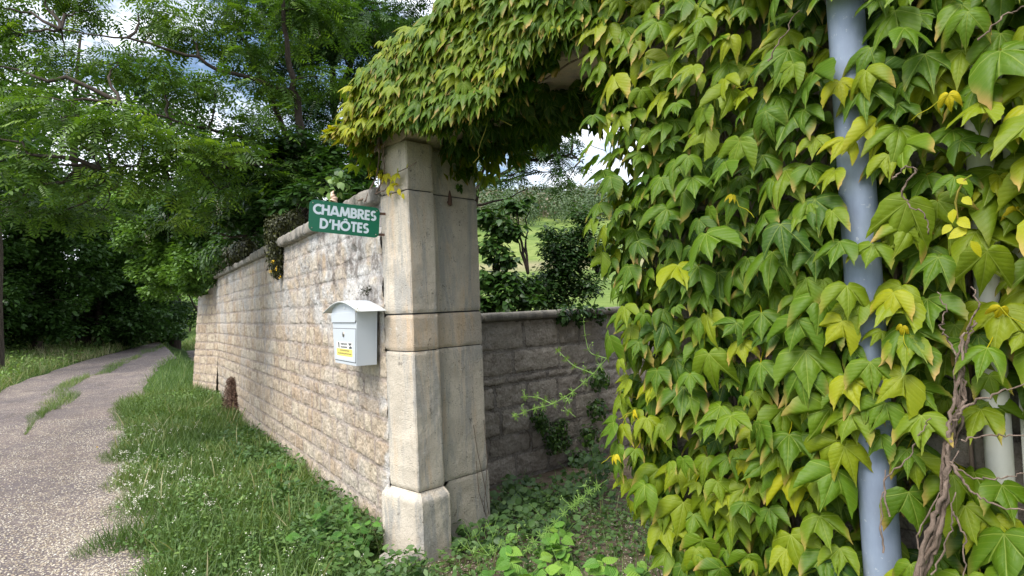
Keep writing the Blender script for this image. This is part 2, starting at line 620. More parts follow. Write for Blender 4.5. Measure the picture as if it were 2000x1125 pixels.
M['sign_green'] = simple('sign_green', (0.0, 0.125, 0.062), 0.38, 0.5, dirt=0.12, dcol=(0.03, 0.12, 0.08))
M['sign_white'] = simple('sign_white', (0.60, 0.68, 0.74), 0.5)
M['box_white'] = simple('box_white', (0.58, 0.62, 0.67), 0.35, 0.5, dirt=0.18, dcol=(0.55, 0.54, 0.48), sc=9)
M['box_roof'] = simple('box_roof', (0.56, 0.58, 0.57), 0.55, 0.4, dirt=0.5, dcol=(0.42, 0.41, 0.35), sc=35)
M['dark_gap'] = simple('dark_gap', (0.05, 0.05, 0.05), 0.8)
M['steel'] = simple('steel', (0.35, 0.32, 0.28), 0.35, metal=0.9)
M['rust'] = simple('rust', (0.09, 0.05, 0.035), 0.9, dirt=0.7, dcol=(0.16, 0.06, 0.03), sc=60)
M['sticker_white'] = simple('sticker_white', (0.78, 0.78, 0.74), 0.6)
M['sticker_yellow'] = simple('sticker_yellow', (0.80, 0.66, 0.16), 0.6)
M['ink'] = simple('ink', (0.06, 0.06, 0.07), 0.6)
M['plate_blue'] = simple('plate_blue', (0.55, 0.62, 0.70), 0.4)


def zinc():
    m = Mat('zinc_pipe')
    nz = m.noise(6, 5, 0.7, m.coord((1, 1, 0.3)))
    n2 = m.noise(45, 4, 0.7)
    col = m.ramp(nz, [(0.3, (0.16, 0.19, 0.26)), (0.55, (0.24, 0.29, 0.38)), (0.75, (0.33, 0.37, 0.44))])
    col = m.mix(m.ss(n2, 0.62, 0.7, 0, 0.4), col, (0.6, 0.62, 0.62))
    m.bump(nz, 0.06, 0.01)
    return m.fin(col, 0.62, 0.3, 0.1)


M['zinc'] = zinc()
M['pvc'] = simple('pvc', (0.66, 0.65, 0.60), 0.4, dirt=0.4, dcol=(0.36, 0.34, 0.27), sc=6)


def ground_mat():
    m = Mat('ground')
    v = m.coord()
    n1 = m.noise(0.35, 6, 0.6, v)
    n2 = m.noise(9, 6, 0.7, v)
    mask = m.attr('soil')
    far = m.attr('far')
    soil = m.ramp(n2, [(0.3, (0.06, 0.045, 0.03)), (0.7, (0.20, 0.16, 0.115))])
    turf = m.ramp(n2, [(0.3, (0.028, 0.060, 0.014)), (0.7, (0.075, 0.12, 0.03))])
    col = m.mix(mask, turf, soil)
    # the hillside: vine rows and pasture
    nf = m.noise(0.06, 6, 0.65, v, 0.6)
    nf2 = m.noise(0.8, 5, 0.7, v)
    hillc = m.ramp(nf, [(0.30, (0.08, 0.13, 0.035)), (0.5, (0.15, 0.21, 0.05)), (0.7, (0.25, 0.28, 0.09))])
    hillc = m.mix(m.ss(nf2, 0.4, 0.6, 0.0, 0.6), hillc, m.mix(1.0, hillc, (0.5, 0.6, 0.45), 'MULTIPLY'))
    bare = m.attr('bare')
    hillc = m.mix(m.math('MULTIPLY', bare, 0.7), hillc, (0.34, 0.27, 0.18))
    col = m.mix(far, col, hillc)
    m.bump(n2, 0.6, 0.03)
    return m.fin(col, 0.95, 0.1)


def road_mat():
    m = Mat('road')
    v = m.coord()
    fine = m.noise(140, 3, 0.8, v)
    chips = m.vor(58, v)
    chipc = m.vor(58, v, 'F1', 'Color')
    sx = m.n('ShaderNodeSeparateXYZ', Vector=chipc)
    big = m.noise(0.9, 5, 0.6, v, 0.4)
    gr = m.attr('gravel')
    base = m.ramp(fine, [(0.3, (0.06, 0.052, 0.054)), (0.55, (0.14, 0.118, 0.118)), (0.8, (0.32, 0.28, 0.26))])
    base = m.mix(m.ss(big, 0.35, 0.7, 0.0, 0.6), base, m.mix(1.0, base, (1.45, 1.35, 1.25), 'MULTIPLY'))
    thr = m.math('ADD', gr, m.ss(big, 0.3, 0.7, -0.2, 0.2))
    on = m.math('MULTIPLY', m.ss(chips, 0.40, 0.52, 1.0, 0.0), m.math('LESS_THAN', sx.outputs[0], thr))
    stone = m.ramp(sx.outputs[1], [(0.0, (0.24, 0.19, 0.14)), (0.6, (0.45, 0.38, 0.28)), (1.0, (0.62, 0.57, 0.47))])
    col = m.mix(on, base, stone)
    h = m.math('ADD', m.math('MULTIPLY', on, m.math('SUBTRACT', 0.6, chips)), m.math('MULTIPLY', fine, 0.3))
    wear = m.noise(2.6, 6, 0.7, v, 1.2)
    col = m.mix(m.ss(wear, 0.52, 0.68, 0.0, 0.55), col, (0.085, 0.07, 0.06))
    col = m.mix(m.ss(wear, 0.46, 0.30, 0.0, 0.4), col, (0.36, 0.31, 0.25))
    m.bump(h, 0.8, 0.012)
    return m.fin(col, 0.9, 0.2)


M['ground'] = ground_mat()
M['road'] = road_mat()


def gravel_mat():
    m = Mat('gravel_stone')
    col = m.ramp(m.attr('tint'), [(0.0, (0.20, 0.165, 0.14)), (0.5, (0.46, 0.40, 0.31)), (1.0, (0.70, 0.66, 0.58))])
    return m.fin(col, 0.85, 0.2)


M['gravel'] = gravel_mat()
M['flower_white'] = simple('flower_white', (0.68, 0.66, 0.56), 0.8)
M['flower_yellow'] = simple('flower_yellow', (0.80, 0.50, 0.01), 0.7)
M['blossom'] = simple('blossom', (0.60, 0.55, 0.42), 0.8)
M['shell'] = simple('shell', (0.72, 0.50, 0.38), 0.6, dirt=0.5, dcol=(0.75, 0.66, 0.5), sc=50)
M['galium'] = leaf_mat('galium', [(0.0, (0.12, 0.26, 0.05)), (1.0, (0.30, 0.46, 0.12))], fac=0.3)
M['earth'] = simple('earth', (0.13, 0.075, 0.05), 0.95, dirt=0.6, dcol=(0.06, 0.035, 0.025), sc=30)
M['dry'] = simple('dry_stem', (0.30, 0.25, 0.18), 0.9, dirt=0.5, dcol=(0.14, 0.10, 0.07))

# ------------------------------------------------------------------ ground
CAMU, CAMV = uv_of(0, 0)


def road_c(u):
    return 2.62 - 0.0097 * np.maximum(0, np.asarray(u, float) - 8) ** 2


def ground_z(x, y):
    x, y = np.asarray(x, float), np.asarray(y, float)
    u, v = uv_of(x, y)
    side = sstep(-0.35, 0.1, v)                      # road side of the wall line
    road = 0.03 * np.clip(y - 7.5, 0, 42)
    z = road * side
    d = v - (road_c(u) + 1.5)                        # bank left of the lane
    z = z + sstep(0.0, 5.0, d) * 0.9 * side
    # the verge against the wall rises a little
    z = z + 0.02 * sstep(1.4, 0.2, v) * side
    # the hill behind the garden
    hy = np.where(y < 60, 0.095 * np.maximum(0, y - 9), 0.095 * 51 + 0.19 * (y - 60))
    hy = np.where(y > 215, 0.095 * 51 + 0.19 * 155 + 0.02 * (y - 215), hy)
    hy = hy + 3.0 * (fbm(x / 40, y / 40) - 0.5) * sstep(50, 120, y)
    gar = sstep(-1.5, -6.0, v)
    z = z + hy * gar
    return z


def build_ground():
    def axis(lo, hi, near0, near1, step, g=1.14):
        a = list(np.arange(near0, near1 + 1e-6, step))
        s = step
        while a[-1] < hi:
            s *= g
            a.append(a[-1] + s)
        s = step
        while a[0] > lo:
            s *= g
            a.insert(0, a[0] - s)
        return np.array(a)
    xs = axis(-700, 700, -9, 3, 0.12, 1.1)
    ys = axis(-60, 1500, -1, 16, 0.12, 1.09)
    X, Y = np.meshgrid(xs, ys, indexing='ij')
    Z = ground_z(X, Y)
    Z = Z + (fbm(X * 1.7, Y * 1.7) - 0.5) * 0.035
    U, V_ = uv_of(X, Y)
    d = np.abs(V_ - road_c(U))
    Z = Z - 0.06 * sstep(1.55, 1.3, d)
    q = grid_faces(len(xs), len(ys))
    inside = sstep(0.1, -0.2, V_) * sstep(14, 9, Y)
    far = sstep(7.5, 12, Y) * sstep(-2.5, -5, V_)
    el = (Z - 1.55) / np.maximum(Y, 1)
    bare = sstep(0.052, 0.058, el) * sstep(0.068, 0.063, el) * far
    np_mesh_o = np_mesh('ground', np.stack([X, Y, Z], 2).reshape(-1, 3), q.ravel(), np.full(len(q), 4), M['ground'], None, True,
                        {'soil': inside.ravel(), 'far': far.ravel(), 'bare': bare.ravel()})
    tag(np_mesh_o, kind='structure')


build_ground()


def build_road():
    us = np.concatenate([np.arange(-6, 10, 0.15), np.arange(10, 60, 0.5)])
    ws = np.linspace(-1.45, 1.38, 41)
    U, Wd = np.meshgrid(us, ws, indexing='ij')
    edge = (fbm(U * 1.3, Wd * 0 + np.sign(Wd) * 3) - 0.5) * 0.35
    V_ = road_c(U) + Wd + edge * np.abs(Wd) / 1.5
    X, Y = xy_of(U, V_)
    Z = ground_z(X, Y) + (fbm(X * 1.1, Y * 1.1) - 0.5) * 0.03 + 0.0
    Z += -0.02 * np.exp(-((np.abs(Wd) - 0.75) / 0.3) ** 2)   # wheel ruts
    Z -= 0.05 * sstep(1.3, 1.5, np.abs(Wd))
    gravel = np.clip(0.32 + 0.75 * sstep(9.5, 3.5, Y) * sstep(-0.2, -1.3, Wd) + 0.5 * sstep(6.5, 3.0, Y) + 0.3 * sstep(-0.9, -1.4, Wd), 0, 1)
    q = grid_faces(len(us), len(ws))
    o = np_mesh('road', np.stack([X, Y, Z], 2).reshape(-1, 3), q[:, ::-1].ravel(), np.full(len(q), 4), M['road'], None, True,
                {'gravel': gravel.ravel()})
    tag(o, kind='structure')


build_road()


# ------------------------------------------------------------------ masonry
def masonry_patch(s, z, courses, wmin, wmax, seed, rough=0.009, mort=0.010):
    """height, stone mask and tint for every (s, z)"""
    r = np.random.default_rng(seed)
    ci = np.clip(np.searchsorted(courses, z, side='right') - 1, 0, len(courses) - 2)
    H = np.zeros_like(s)
    mask = np.zeros_like(s)
    mkf = np.zeros_like(s)
    tint = np.zeros_like(s)
    wn = (fbm(s * 9, z * 9, 2.2) - 0.5)
    wn2 = (fbm(s * 26, z * 26, 7.7) - 0.5)
    for c in range(len(courses) - 1):
        sel = ci == c
        joints = [s.min() - r.uniform(0, wmax)]
        while joints[-1] < s.max() + wmax:
            joints.append(joints[-1] + r.uniform(wmin, wmax))
        joints = np.array(joints)
        ss, zz = s[sel], z[sel]
        b = np.clip(np.searchsorted(joints, ss, side='right') - 1, 0, len(joints) - 2)
        dx = np.minimum(ss - joints[b], joints[b + 1] - ss)
        dz = np.minimum(zz - courses[c], courses[c + 1] - zz)
        rt = r.uniform(0, 1, len(joints))
        rh = r.uniform(0.3, 1, len(joints))
        d = np.minimum(dx, dz * 1.1) + wn[sel] * 0.055 + wn2[sel] * 0.03
        mk = sstep(mort, mort + 0.022, d)
        bulge = sstep(0, 0.09, np.minimum(dx, dz)) * 0.6 + 0.4
        H[sel] = mk * (0.001 + rough * (rh[b] - 0.25) * bulge)
        groove = sstep(0.008, 0.001, dz) * 0.006 * (0.3 + 0.7 * sstep(0.35, 0.55, wn2[sel] + 0.5))
        edge = sstep(0.0, 0.5, mk) * sstep(1.0, 0.5, mk) * 0.008 * sstep(0.45, 0.6, wn[sel] + 0.55)
        groove = groove + edge
        H[sel] -= groove
        mask[sel] = np.minimum(dx, dz * 1.1)
        mkf[sel] = mk
        tint[sel] = rt[b]
    n = fbm(s * 11, z * 11, 0.5, 5) - 0.5
    n2 = np.abs(fbm(s * 30, z * 30, 3.5, 4) - 0.5)
    H = H + mkf * (n * 0.030 - n2 * 0.022) + (fbm(s * 5, z * 5, 9) - 0.5) * 0.012
    return H, mask, tint


WT = 2.25   # top of the roadside wall under its coping
WL = 8.6    # its length


def build_road_wall():
    root = thing('stone_wall', W0, 'long coursed limestone wall beside the lane, with the white mailbox on it', 'wall')
    s = [0.0]
    while s[-1] < WL:
        s.append(s[-1] + 0.0095 + 0.0022 * s[-1])
    s = np.array(s)
    z = np.arange(-0.15, WT + 0.005, 0.0105)
    S, Z = np.meshgrid(s, z, indexing='ij')
    courses = [-0.2]
    rc = np.random.default_rng(2)
    while courses[-1] < WT:
        courses.append(courses[-1] + rc.choice([0.115, 0.14, 0.15, 0.165, 0.18]))
    courses = np.array(courses)
    H, mk, tt = masonry_patch(S, Z + (fbm(S * 0.8, Z * 0.8, 4) - 0.5) * 0.02, courses, 0.10, 0.42, 5)
    # missing stone hole under the sign
    hs, hz = wall_px(690, 490)
    f1, f2 = fbm(S * 3.1, Z * 3.1, 21, 5), fbm(S * 7.3, Z * 7.3, 33, 5)
    wash = sstep(0.42, 0.60, f1 + 0.35 * (f2 - 0.5)) * (0.35 + 0.65 * sstep(2.6, 1.2, S)) * (0.25 + 0.75 * sstep(1.1, 1.7, Z))
    wash = np.maximum(wash, sstep(0.30, 0.02, S) * sstep(0.35, 0.6, f2) * 0.9)
    grime_and_hole = sstep(0.52, 0.66, f2 + 0.25 * (f1 - 0.5)) * (0.15 + 0.85 * sstep(1.2, 1.8, Z)) * (0.3 + 0.7 * sstep(3.0, 1.0, S))
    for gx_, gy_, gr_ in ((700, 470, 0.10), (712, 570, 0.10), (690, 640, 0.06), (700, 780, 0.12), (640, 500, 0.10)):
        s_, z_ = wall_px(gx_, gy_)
        grime_and_hole = np.maximum(grime_and_hole, np.exp(-((S - s_) ** 2 + ((Z - z_) * 1.3) ** 2) / gr_ ** 2) * sstep(0.35, 0.55, f2))
    hole = np.exp(-(((S - hs) / 0.05) ** 2 + ((Z - hz) / 0.035) ** 2) * 2)  # one mask both sinks the hole and darkens its inside
    H -= 0.09 * hole
    Pn = W0 + S[..., None] * WD + H[..., None] * WN + Z[..., None] * UP
    q = grid_faces(len(s), len(z))
    o = np_mesh('masonry', Pn.reshape(-1, 3), q[:, ::-1].ravel(), np.full(len(q), 4), M['masonry'], root, True, {'stone': mk.ravel(), 'tint': tt.ravel(), 'wash': wash.ravel(), 'grime_and_hole': np.maximum(grime_and_hole, hole).ravel()})
    # end section beyond the crack: turns away and leans
    e0 = W0 + WD * (WL + 0.02)
    ed = unit(WD * 0.62 + WN * 0.10 + np.array([-0.55, 0.35, 0]))
    en = unit(np.cross(ed, UP))
    if np.dot(en, WN) < 0:
        en = -en
    s2 = np.linspace(0, 0.95, 70)
    z2 = np.arange(-0.15, WT - 0.25, 0.018)
    S2, Z2 = np.meshgrid(s2, z2, indexing='ij')
    H2, mk2, tt2 = masonry_patch(S2 + 20, Z2, courses, 0.18, 0.36, 9)
    bat = 0.16 * (1 - Z2 / 2.2) - 0.0
    P2 = e0 + S2[..., None] * ed + (H2 + bat - 0.10)[..., None] * WN - (bat * 1.2 * S2 / 0.95)[..., None] * -WD + Z2[..., None] * UP
    q = grid_faces(len(s2), len(z2))
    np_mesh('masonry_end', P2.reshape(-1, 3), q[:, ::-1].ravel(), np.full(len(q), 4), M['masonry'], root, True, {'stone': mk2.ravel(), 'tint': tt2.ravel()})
    # the wall's body behind both faces
    th = 0.42
    b0, b1 = W0 - WN * 0.045 + G * 0.02, W0 + WD * WL - WN * 0.045
    b2 = e0 + ed * 0.95 - WN * 0.16
    pts = [b0, b1, b2, b2 - WN * 0.25, b1 - WN * th, b0 - WN * th]
    V = [p + UP * -0.2 for p in pts] + [p + UP * (WT - 0.0 if k not in (2, 3) else WT - 0.27) for k, p in enumerate(pts)]
    F = [[0, 1, 2, 3, 4, 5][::-1], [6, 7, 8, 9, 10, 11]] + [[k, (k + 1) % 6, (k + 1) % 6 + 6, k + 6] for k in range(6)]
    py_mesh('wall_core', V, F, M['masonry'], root)
    # coping stones
    r = np.random.default_rng(3)
    a = 0.0
    ln = [0.62, 0.78, 0.95, 0.7, 0.85, 0.8, 0.9, 0.75, 0.8, 0.7, 0.8]
    for k, L_ in enumerate(ln):
        if a > WL - 0.3:
            break
        b = min(a + L_, WL)
        stone_block('coping_stone', W0 + UP * (WT + 0.004), WD, -WN, (a + 0.004, b - 0.004), (-0.06 + r.uniform(-.012, .012), 0.44), (r.uniform(-.003, .0), 0.10 + r.uniform(-0.022, 0.015)), M['coping'], root, seed=k, cham=0.03, amp=0.014)
        a = b
    return root


def stone_block(name, org, ax, ay, rx, ry, rz, mat, root, seed=0, cham=0.012, res=0.025, amp=0.004, tint=None):
    """rounded, slightly uneven ashlar block spanning rx, ry, rz along ax, ay, up"""
    def lin(a, b):
        n = max(3, int(round((b - a) / res)) + 1)
        t = np.linspace(a, b, n)
        c = min(cham, (b - a) * 0.3)
        t = np.concatenate([[a], [a + c * 0.35], [a + c], t[(t > a + c * 1.3) & (t < b - c * 1.3)], [b - c], [b - c * 0.35], [b]])
        return t
    X, Y, Z = lin(*rx), lin(*ry), lin(*rz)
    c3 = np.array([(rx[0] + rx[1]) / 2, (ry[0] + ry[1]) / 2, (rz[0] + rz[1]) / 2])
    hs = np.array([(rx[1] - rx[0]) / 2, (ry[1] - ry[0]) / 2, (rz[1] - rz[0]) / 2])
    V, L, S, n0 = [], [], [], 0

    def face(u, v, mk, flip):
        nonlocal n0
        A, B = np.meshgrid(u, v, indexing='ij')
        P = mk(A, B).reshape(-1, 3)
        q = grid_faces(len(u), len(v))
        if flip:
            q = q[:, ::-1]
        V.append(P)
        L.append((q + n0).ravel())
        S.append(np.full(len(q), 4))
        n0 += len(P)
    o = np.ones
    face(X, Y, lambda a, b: np.stack([a, b, a * 0 + rz[1]], -1), False)
    face(X, Y, lambda a, b: np.stack([a, b, a * 0 + rz[0]], -1), True)
    face(X, Z, lambda a, b: np.stack([a, a * 0 + ry[0], b], -1), False)
    face(X, Z, lambda a, b: np.stack([a, a * 0 + ry[1], b], -1), True)
    face(Y, Z, lambda a, b: np.stack([a * 0 + rx[1], a, b], -1), False)
    face(Y, Z, lambda a, b: np.stack([a * 0 + rx[0], a, b], -1), True)
    P = np.concatenate(V)
    # round the edges: shrink towards the rounded box
    ins = np.maximum(hs - cham, 1e-4)
    d = P - c3
    core = np.clip(d, -ins, ins)
    ex = d - core
    ln = np.linalg.norm(ex, axis=1, keepdims=True)
    ln = np.where(ln < 1e-9, 1, ln)
    rad = cham * (0.7 + 0.6 * fbm(P[:, :1] * 14, P[:, 1:2] * 14, P[:, 2:3] * 14 + seed))
    Pn = core + ex / ln * np.minimum(cham, np.maximum(np.max(np.abs(ex), axis=1, keepdims=True), 0)) 
    nrm = ex / ln
    nz = (fbm(P[:, 0] * 16 + seed * 7, P[:, 1] * 16, P[:, 2] * 16) - 0.5)[:, None]
    Pn = Pn + nrm * nz * amp * 2 + c3
    Wp = org + Pn[:, :1] * ax + Pn[:, 1:2] * ay + Pn[:, 2:3] * UP
    if np.dot(np.cross(ax, ay), UP) < 0:
        pass
    return np_mesh(name, Wp, np.concatenate(L), np.concatenate(S), mat, root, True, {'tint': np.full(len(Wp), (seed * 0.37) % 1 if tint is None else tint)})


wall_root = build_road_wall()


# ------------------------------------------------------------------ gate pillar: lofted plan, one mesh per block
def plan_points(grow=0.0, base=False):
    g = grow
    if base:
        pts = [(aA - 0.05, -g), (-0.035, -g), (0.0, -g * 0.9), (g, 0.035 - g), (g, 0.06), (g, sB + 0.005), (-0.055, sB + 0.02), (-0.055, sC), (-0.55, sC)]
    else:
        pts = [(aA, 0.0), (aA * 0.66, 0.0), (-0.008, 0.0), (0.0, 0.008), (0.0, sB - 0.008), (-0.006, sB), (-0.055, sB + 0.004), (-0.055, sC - 0.015), (-0.07, sC), (-0.55, sC)]
    return pts


def pillar_block(name, z0, z1, mat, root, seed, which='shaft', grow=0.0, tint=0.5):
    pts = plan_points(grow, which == 'base')
    # resample
    P2 = [pts[0]]
    for p, q in zip(pts[:-1], pts[1:]):
        d = math.dist(p, q)
        n = max(1, int(d / 0.014))
        for k in range(1, n + 1):
            P2.append((p[0] + (q[0] - p[0]) * k / n, p[1] + (q[1] - p[1]) * k / n))
    P2 = np.array(P2)
    T = np.gradient(P2, axis=0)
    T /= np.linalg.norm(T, axis=1, keepdims=True)
    Nn = np.stack([T[:, 1], -T[:, 0]], 1)
    for _ in range(1):
        Nn[1:-1] = (Nn[:-2] + Nn[1:-1] * 2 + Nn[2:]) / 4
    zz = np.arange(z0 + 0.012, z1 - 0.012, 0.014)
    zz = np.concatenate([[z0, z0 + 0.004], zz, [z1 - 0.004, z1]])
    A, Z = np.meshgrid(np.arange(len(P2)), zz, indexing='ij')
    px, py = P2[A][..., 0], P2[A][..., 1]
    nz = (fbm(px * 12 + seed, py * 12, Z * 12, 4) - 0.5) * 0.010
    edge = np.minimum(Z - z0, z1 - Z)
    chip = sstep(0.016, 0.0, edge) * (0.004 + 0.016 * np.maximum(0, fbm(px * 14 + seed * 3, py * 14, Z * 0 + z0, 3) - 0.45) * 2)
    off = nz - chip
    if which == 'base':       # bevelled weathering on the plinth
        off = off - grow * 1.0 * sstep(z1 - 0.05, z1, Z) * sstep(sB + 0.02, sB, py)
    gx = px + Nn[A][..., 0] * off
    gy = py + Nn[A][..., 1] * off
    P = K + gx[..., None] * G + gy[..., None] * C + Z[..., None] * UP
    V = P.reshape(-1, 3)
    q = grid_faces(len(P2), len(zz))
    loops = [q.ravel()]
    sizes = [np.full(len(q), 4)]
    # caps
    nzr = len(zz)
    top = [i * nzr + nzr - 1 for i in range(len(P2))]
    bot = [i * nzr for i in range(len(P2))]
    bk = K + G * (aA if which == 'shaft' else aA - 0.05) + C * sC
    V = np.vstack([V, bk + UP * z1, bk + UP * z0])
    nn = len(V)
    loops += [np.array(top + [nn - 2]), np.array((bot + [nn - 1])[::-1])]
    sizes += [np.array([len(top) + 1]), np.array([len(bot) + 1])]
    o = np_mesh(name, V, np.concatenate(loops), np.concatenate(sizes), mat, root, True, {'tint': np.full(len(V), tint)})
    try:
        o.data.set_sharp_from_angle(angle=R(40))
    except Exception:
        pass
    return o


pillar = thing('gate_pillar', K, 'pale dressed limestone gate pillar between the long wall and the gate opening', 'pillar')
ZT = gate_px(808, 268, 0)[1]
print('lintel z', ZT)
pillar_block('base_block', -0.12, zj[3], M['ashlar'], pillar, 1, 'base', 0.035, 0.35)
pillar_block('shaft_block', zj[3] + 0.005, zj[2] - 0.003, M['ashlar'], pillar, 2, tint=0.7)
pillar_block('shaft_block', zj[2] + 0.003, zj[1] - 0.005, M['ashlar_warm'], pillar, 3, tint=0.9)
pillar_block('shaft_block', zj[1] + 0.005, zj[0] - 0.004, M['ashlar'], pillar, 4, tint=0.6)
pillar_block('shaft_block', zj[0] + 0.004, ZT + 0.0, M['ashlar'], pillar, 5, tint=0.2)
# joint bed behind the gaps
pts = [(aA + 0.0, 0.012), (-0.014, 0.012), (-0.012, sB - 0.02), (-0.068, sB), (-0.068, sC - 0.02), (-0.5, sC - 0.02), (-0.5, 0.3)]
V = [gate(a, c, -0.1) for a, c in pts] + [gate(a, c, ZT - 0.01) for a, c in pts]
n = len(pts)
py_mesh('mortar_joint', V, [[k, (k + 1) % n, (k + 1) % n + n, k + n] for k in range(n)] + [list(range(n, 2 * n))], M['dark_gap'], pillar)
# filler masonry between pillar and wall handled by wall body
# iron hinge pin
hp = gate_px(862, 380, 0)
hs_ = np.dot(on_plane(874, 388, gate(-0.055, 0, 0), G) - K, C)
hz_ = on_plane(862, 388, gate(-0.055, 0, 0), G)[2]
b = Bag()
c0 = gate(-0.03, hs_, hz_)
b.tube([c0 - UP * 0.045, c0 - UP * 0.04, c0, c0 + UP * 0.01, c0 + UP * 0.035, c0 + UP * 0.055], [0.006, 0.014, 0.014, 0.011, 0.008, 0.003], 10)
b.tube([gate(-0.08, hs_ + 0.01, hz_ - 0.02), gate(-0.03, hs_, hz_ - 0.02)], [0.011, 0.011], 8)
b.build('hinge_pin', M['rust'], pillar)

# fallen block at the pillar foot
fb = on_plane(772, 1118, [0, 0, 0.0], UP)
o = stone_block('kerb_stone', fb + UP * 0.0, unit(WD + WN * 0.2), unit(-WN), (-0.10, 0.10), (-0.07, 0.12), (-0.12, 0.11), M['coping'], None, seed=21, cham=0.05, amp=0.012)
tag(o, 'rounded lump of pale stone lying against the foot of the pillar', 'stone')

# ------------------------------------------------------------------ lintel over the gate
JA = 1.68    # right jamb
lint = thing('gate_lintel', gate(0.5, 0.2, ZT), 'stone lintel spanning the gate opening under the creeper', 'lintel')
def arch_stone():
    a0, a1_, top = aA - 0.1, JA + 0.25, ZT + 0.40
    mid, hf = 0.82, 0.90
    A_ = np.concatenate([[a0], np.linspace(-0.08, JA + 0.02, 40), [a1_]])
    lo = ZT + 0.006 + 0.17 * np.clip(1 - ((A_ - mid) / hf) ** 2, 0, 1)
    ccs = np.concatenate([[0.008, 0.012], np.linspace(0.03, sC - 0.01, 14), [sC]])
    n_, V, F = len(A_), [], []
    for c in ccs:
        for a, z in zip(A_, lo):
            e = 0.012 if c < 0.01 else 0.0
            jit = (vnoise(a * 9, c * 9, 1.0) - 0.5) * 0.012
            V.append(gate(a, c, z + e + jit))
    for i in range(len(ccs) - 1):
        for k in range(n_ - 1):
            b_ = i * n_ + k
            F.append([b_, b_ + n_, b_ + n_ + 1, b_ + 1])
    t0 = len(V)
    for c in (ccs[0], ccs[-1]):
        for a in A_:
            V.append(gate(a, c, top))
    for k in range(n_ - 1):
        F.append([k, k + 1, t0 + k + 1, t0 + k])
        b_ = (len(ccs) - 1) * n_ + k
        F.append([b_ + 1, b_, t0 + n_ + k, t0 + n_ + k + 1])
        F.append([t0 + k, t0 + k + 1, t0 + n_ + k + 1, t0 + n_ + k])
    L_ = [i * n_ for i in range(len(ccs))]
    F.append(L_ + [t0 + n_, t0])
    F.append([i * n_ + n_ - 1 for i in range(len(ccs))][::-1] + [t0 + n_ - 1, t0 + 2 * n_ - 1])
    o = py_mesh('arch_stone', V, F, M['ashlar_warm'], lint)
    o.data.attributes.new('tint', 'FLOAT', 'POINT').data.foreach_set('value', np.full(len(V), 0.4, np.float32))


arch_stone()
stone_block('coping_stone', K + UP * 0, G, C, (aA - 0.16, JA + 0.2), (-0.05, sC + 0.05), (ZT + 0.405, ZT + 0.49), M['coping'], lint, seed=6, cham=0.03, res=0.06)

# ------------------------------------------------------------------ house wall
house = thing('house', gate(3.0, 2.0, 0), 'old stone house wall almost wholly hidden behind the creeper', 'house')
hsx = np.arange(JA, 4.6, 0.022)
hzz = np.arange(-0.15, 4.3, 0.022)
S, Z = np.meshgrid(hsx, hzz, indexing='ij')
cs = [-0.2]
rr = np.random.default_rng(8)
while cs[-1] < 4.5:
    cs.append(cs[-1] + rr.uniform(0.14, 0.22))
H, mk, tt = masonry_patch(S, Z, np.array(cs), 0.2, 0.5, 12, 0.02)
Pn = K + S[..., None] * G - H[..., None] * C + Z[..., None] * UP
q = grid_faces(len(hsx), len(hzz))
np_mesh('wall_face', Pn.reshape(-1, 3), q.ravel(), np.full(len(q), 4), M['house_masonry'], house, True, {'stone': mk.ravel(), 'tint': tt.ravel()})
pl = [(JA, 0.03), (4.6, 0.03), (4.6, 6.0), (JA, 6.0)]
V = [gate(a, c, -0.2) for a, c in pl] + [gate(a, c, 4.3) for a, c in pl]
py_mesh('wall_body', V, [[0, 1, 5, 4], [1, 2, 6, 5], [2, 3, 7, 6], [3, 0, 4, 7], [4, 5, 6, 7]], M['house_masonry'], house)

# drain pipes
pz = 0.0
a1, z1_ = gate_px(1722, 1083, -0.17)
a2, z2_ = gate_px(1655, 75, -0.17)
print('pipe', a1, z1_, a2, z2_)
ad = (a2 - a1) / (z2_ - z1_)
pipe = thing('drainpipe', gate(a1, -0.17, 0), 'blue grey zinc drainpipe running up through the creeper', 'drainpipe')
b = Bag()
zs = np.linspace(-0.1, 4.2, 40)
b.tube([gate(a1 + ad * (z - z1_), -0.17, z) for z in zs], 0.053, 28)
b.build('pipe', M['zinc'], pipe)
for z in (2.78,):
    b = Bag()
    am = a1 + ad * (z - z1_)
    b.tube([gate(am, -0.17, z - 0.016), gate(am, -0.17, z - 0.015), gate(am, -0.17, z + 0.015), gate(am, -0.17, z + 0.016)], [0.053, 0.057, 0.057, 0.053], 28)
    b.build('pipe_clip', M['zinc'], pipe)
a3, z3 = gate_px(1955, 950, -0.07)
wp = thing('white_pipe', gate(a3, -0.07, 0), 'off white plastic pipe beside a flat strip at the right edge, half hidden by leaves', 'pipe')
b = Bag()
b.tube([gate(a3, -0.07, z) for z in np.linspace(-0.1, 4.2, 12)], 0.034, 24)
b.build('pipe', M['pvc'], wp)
stone_block('strip', K, G, C, (a3 + 0.05, a3 + 0.11), (-0.055, -0.02), (-0.1, 4.2), M['pvc'], wp, seed=2, cham=0.005, res=0.3, amp=0.0)

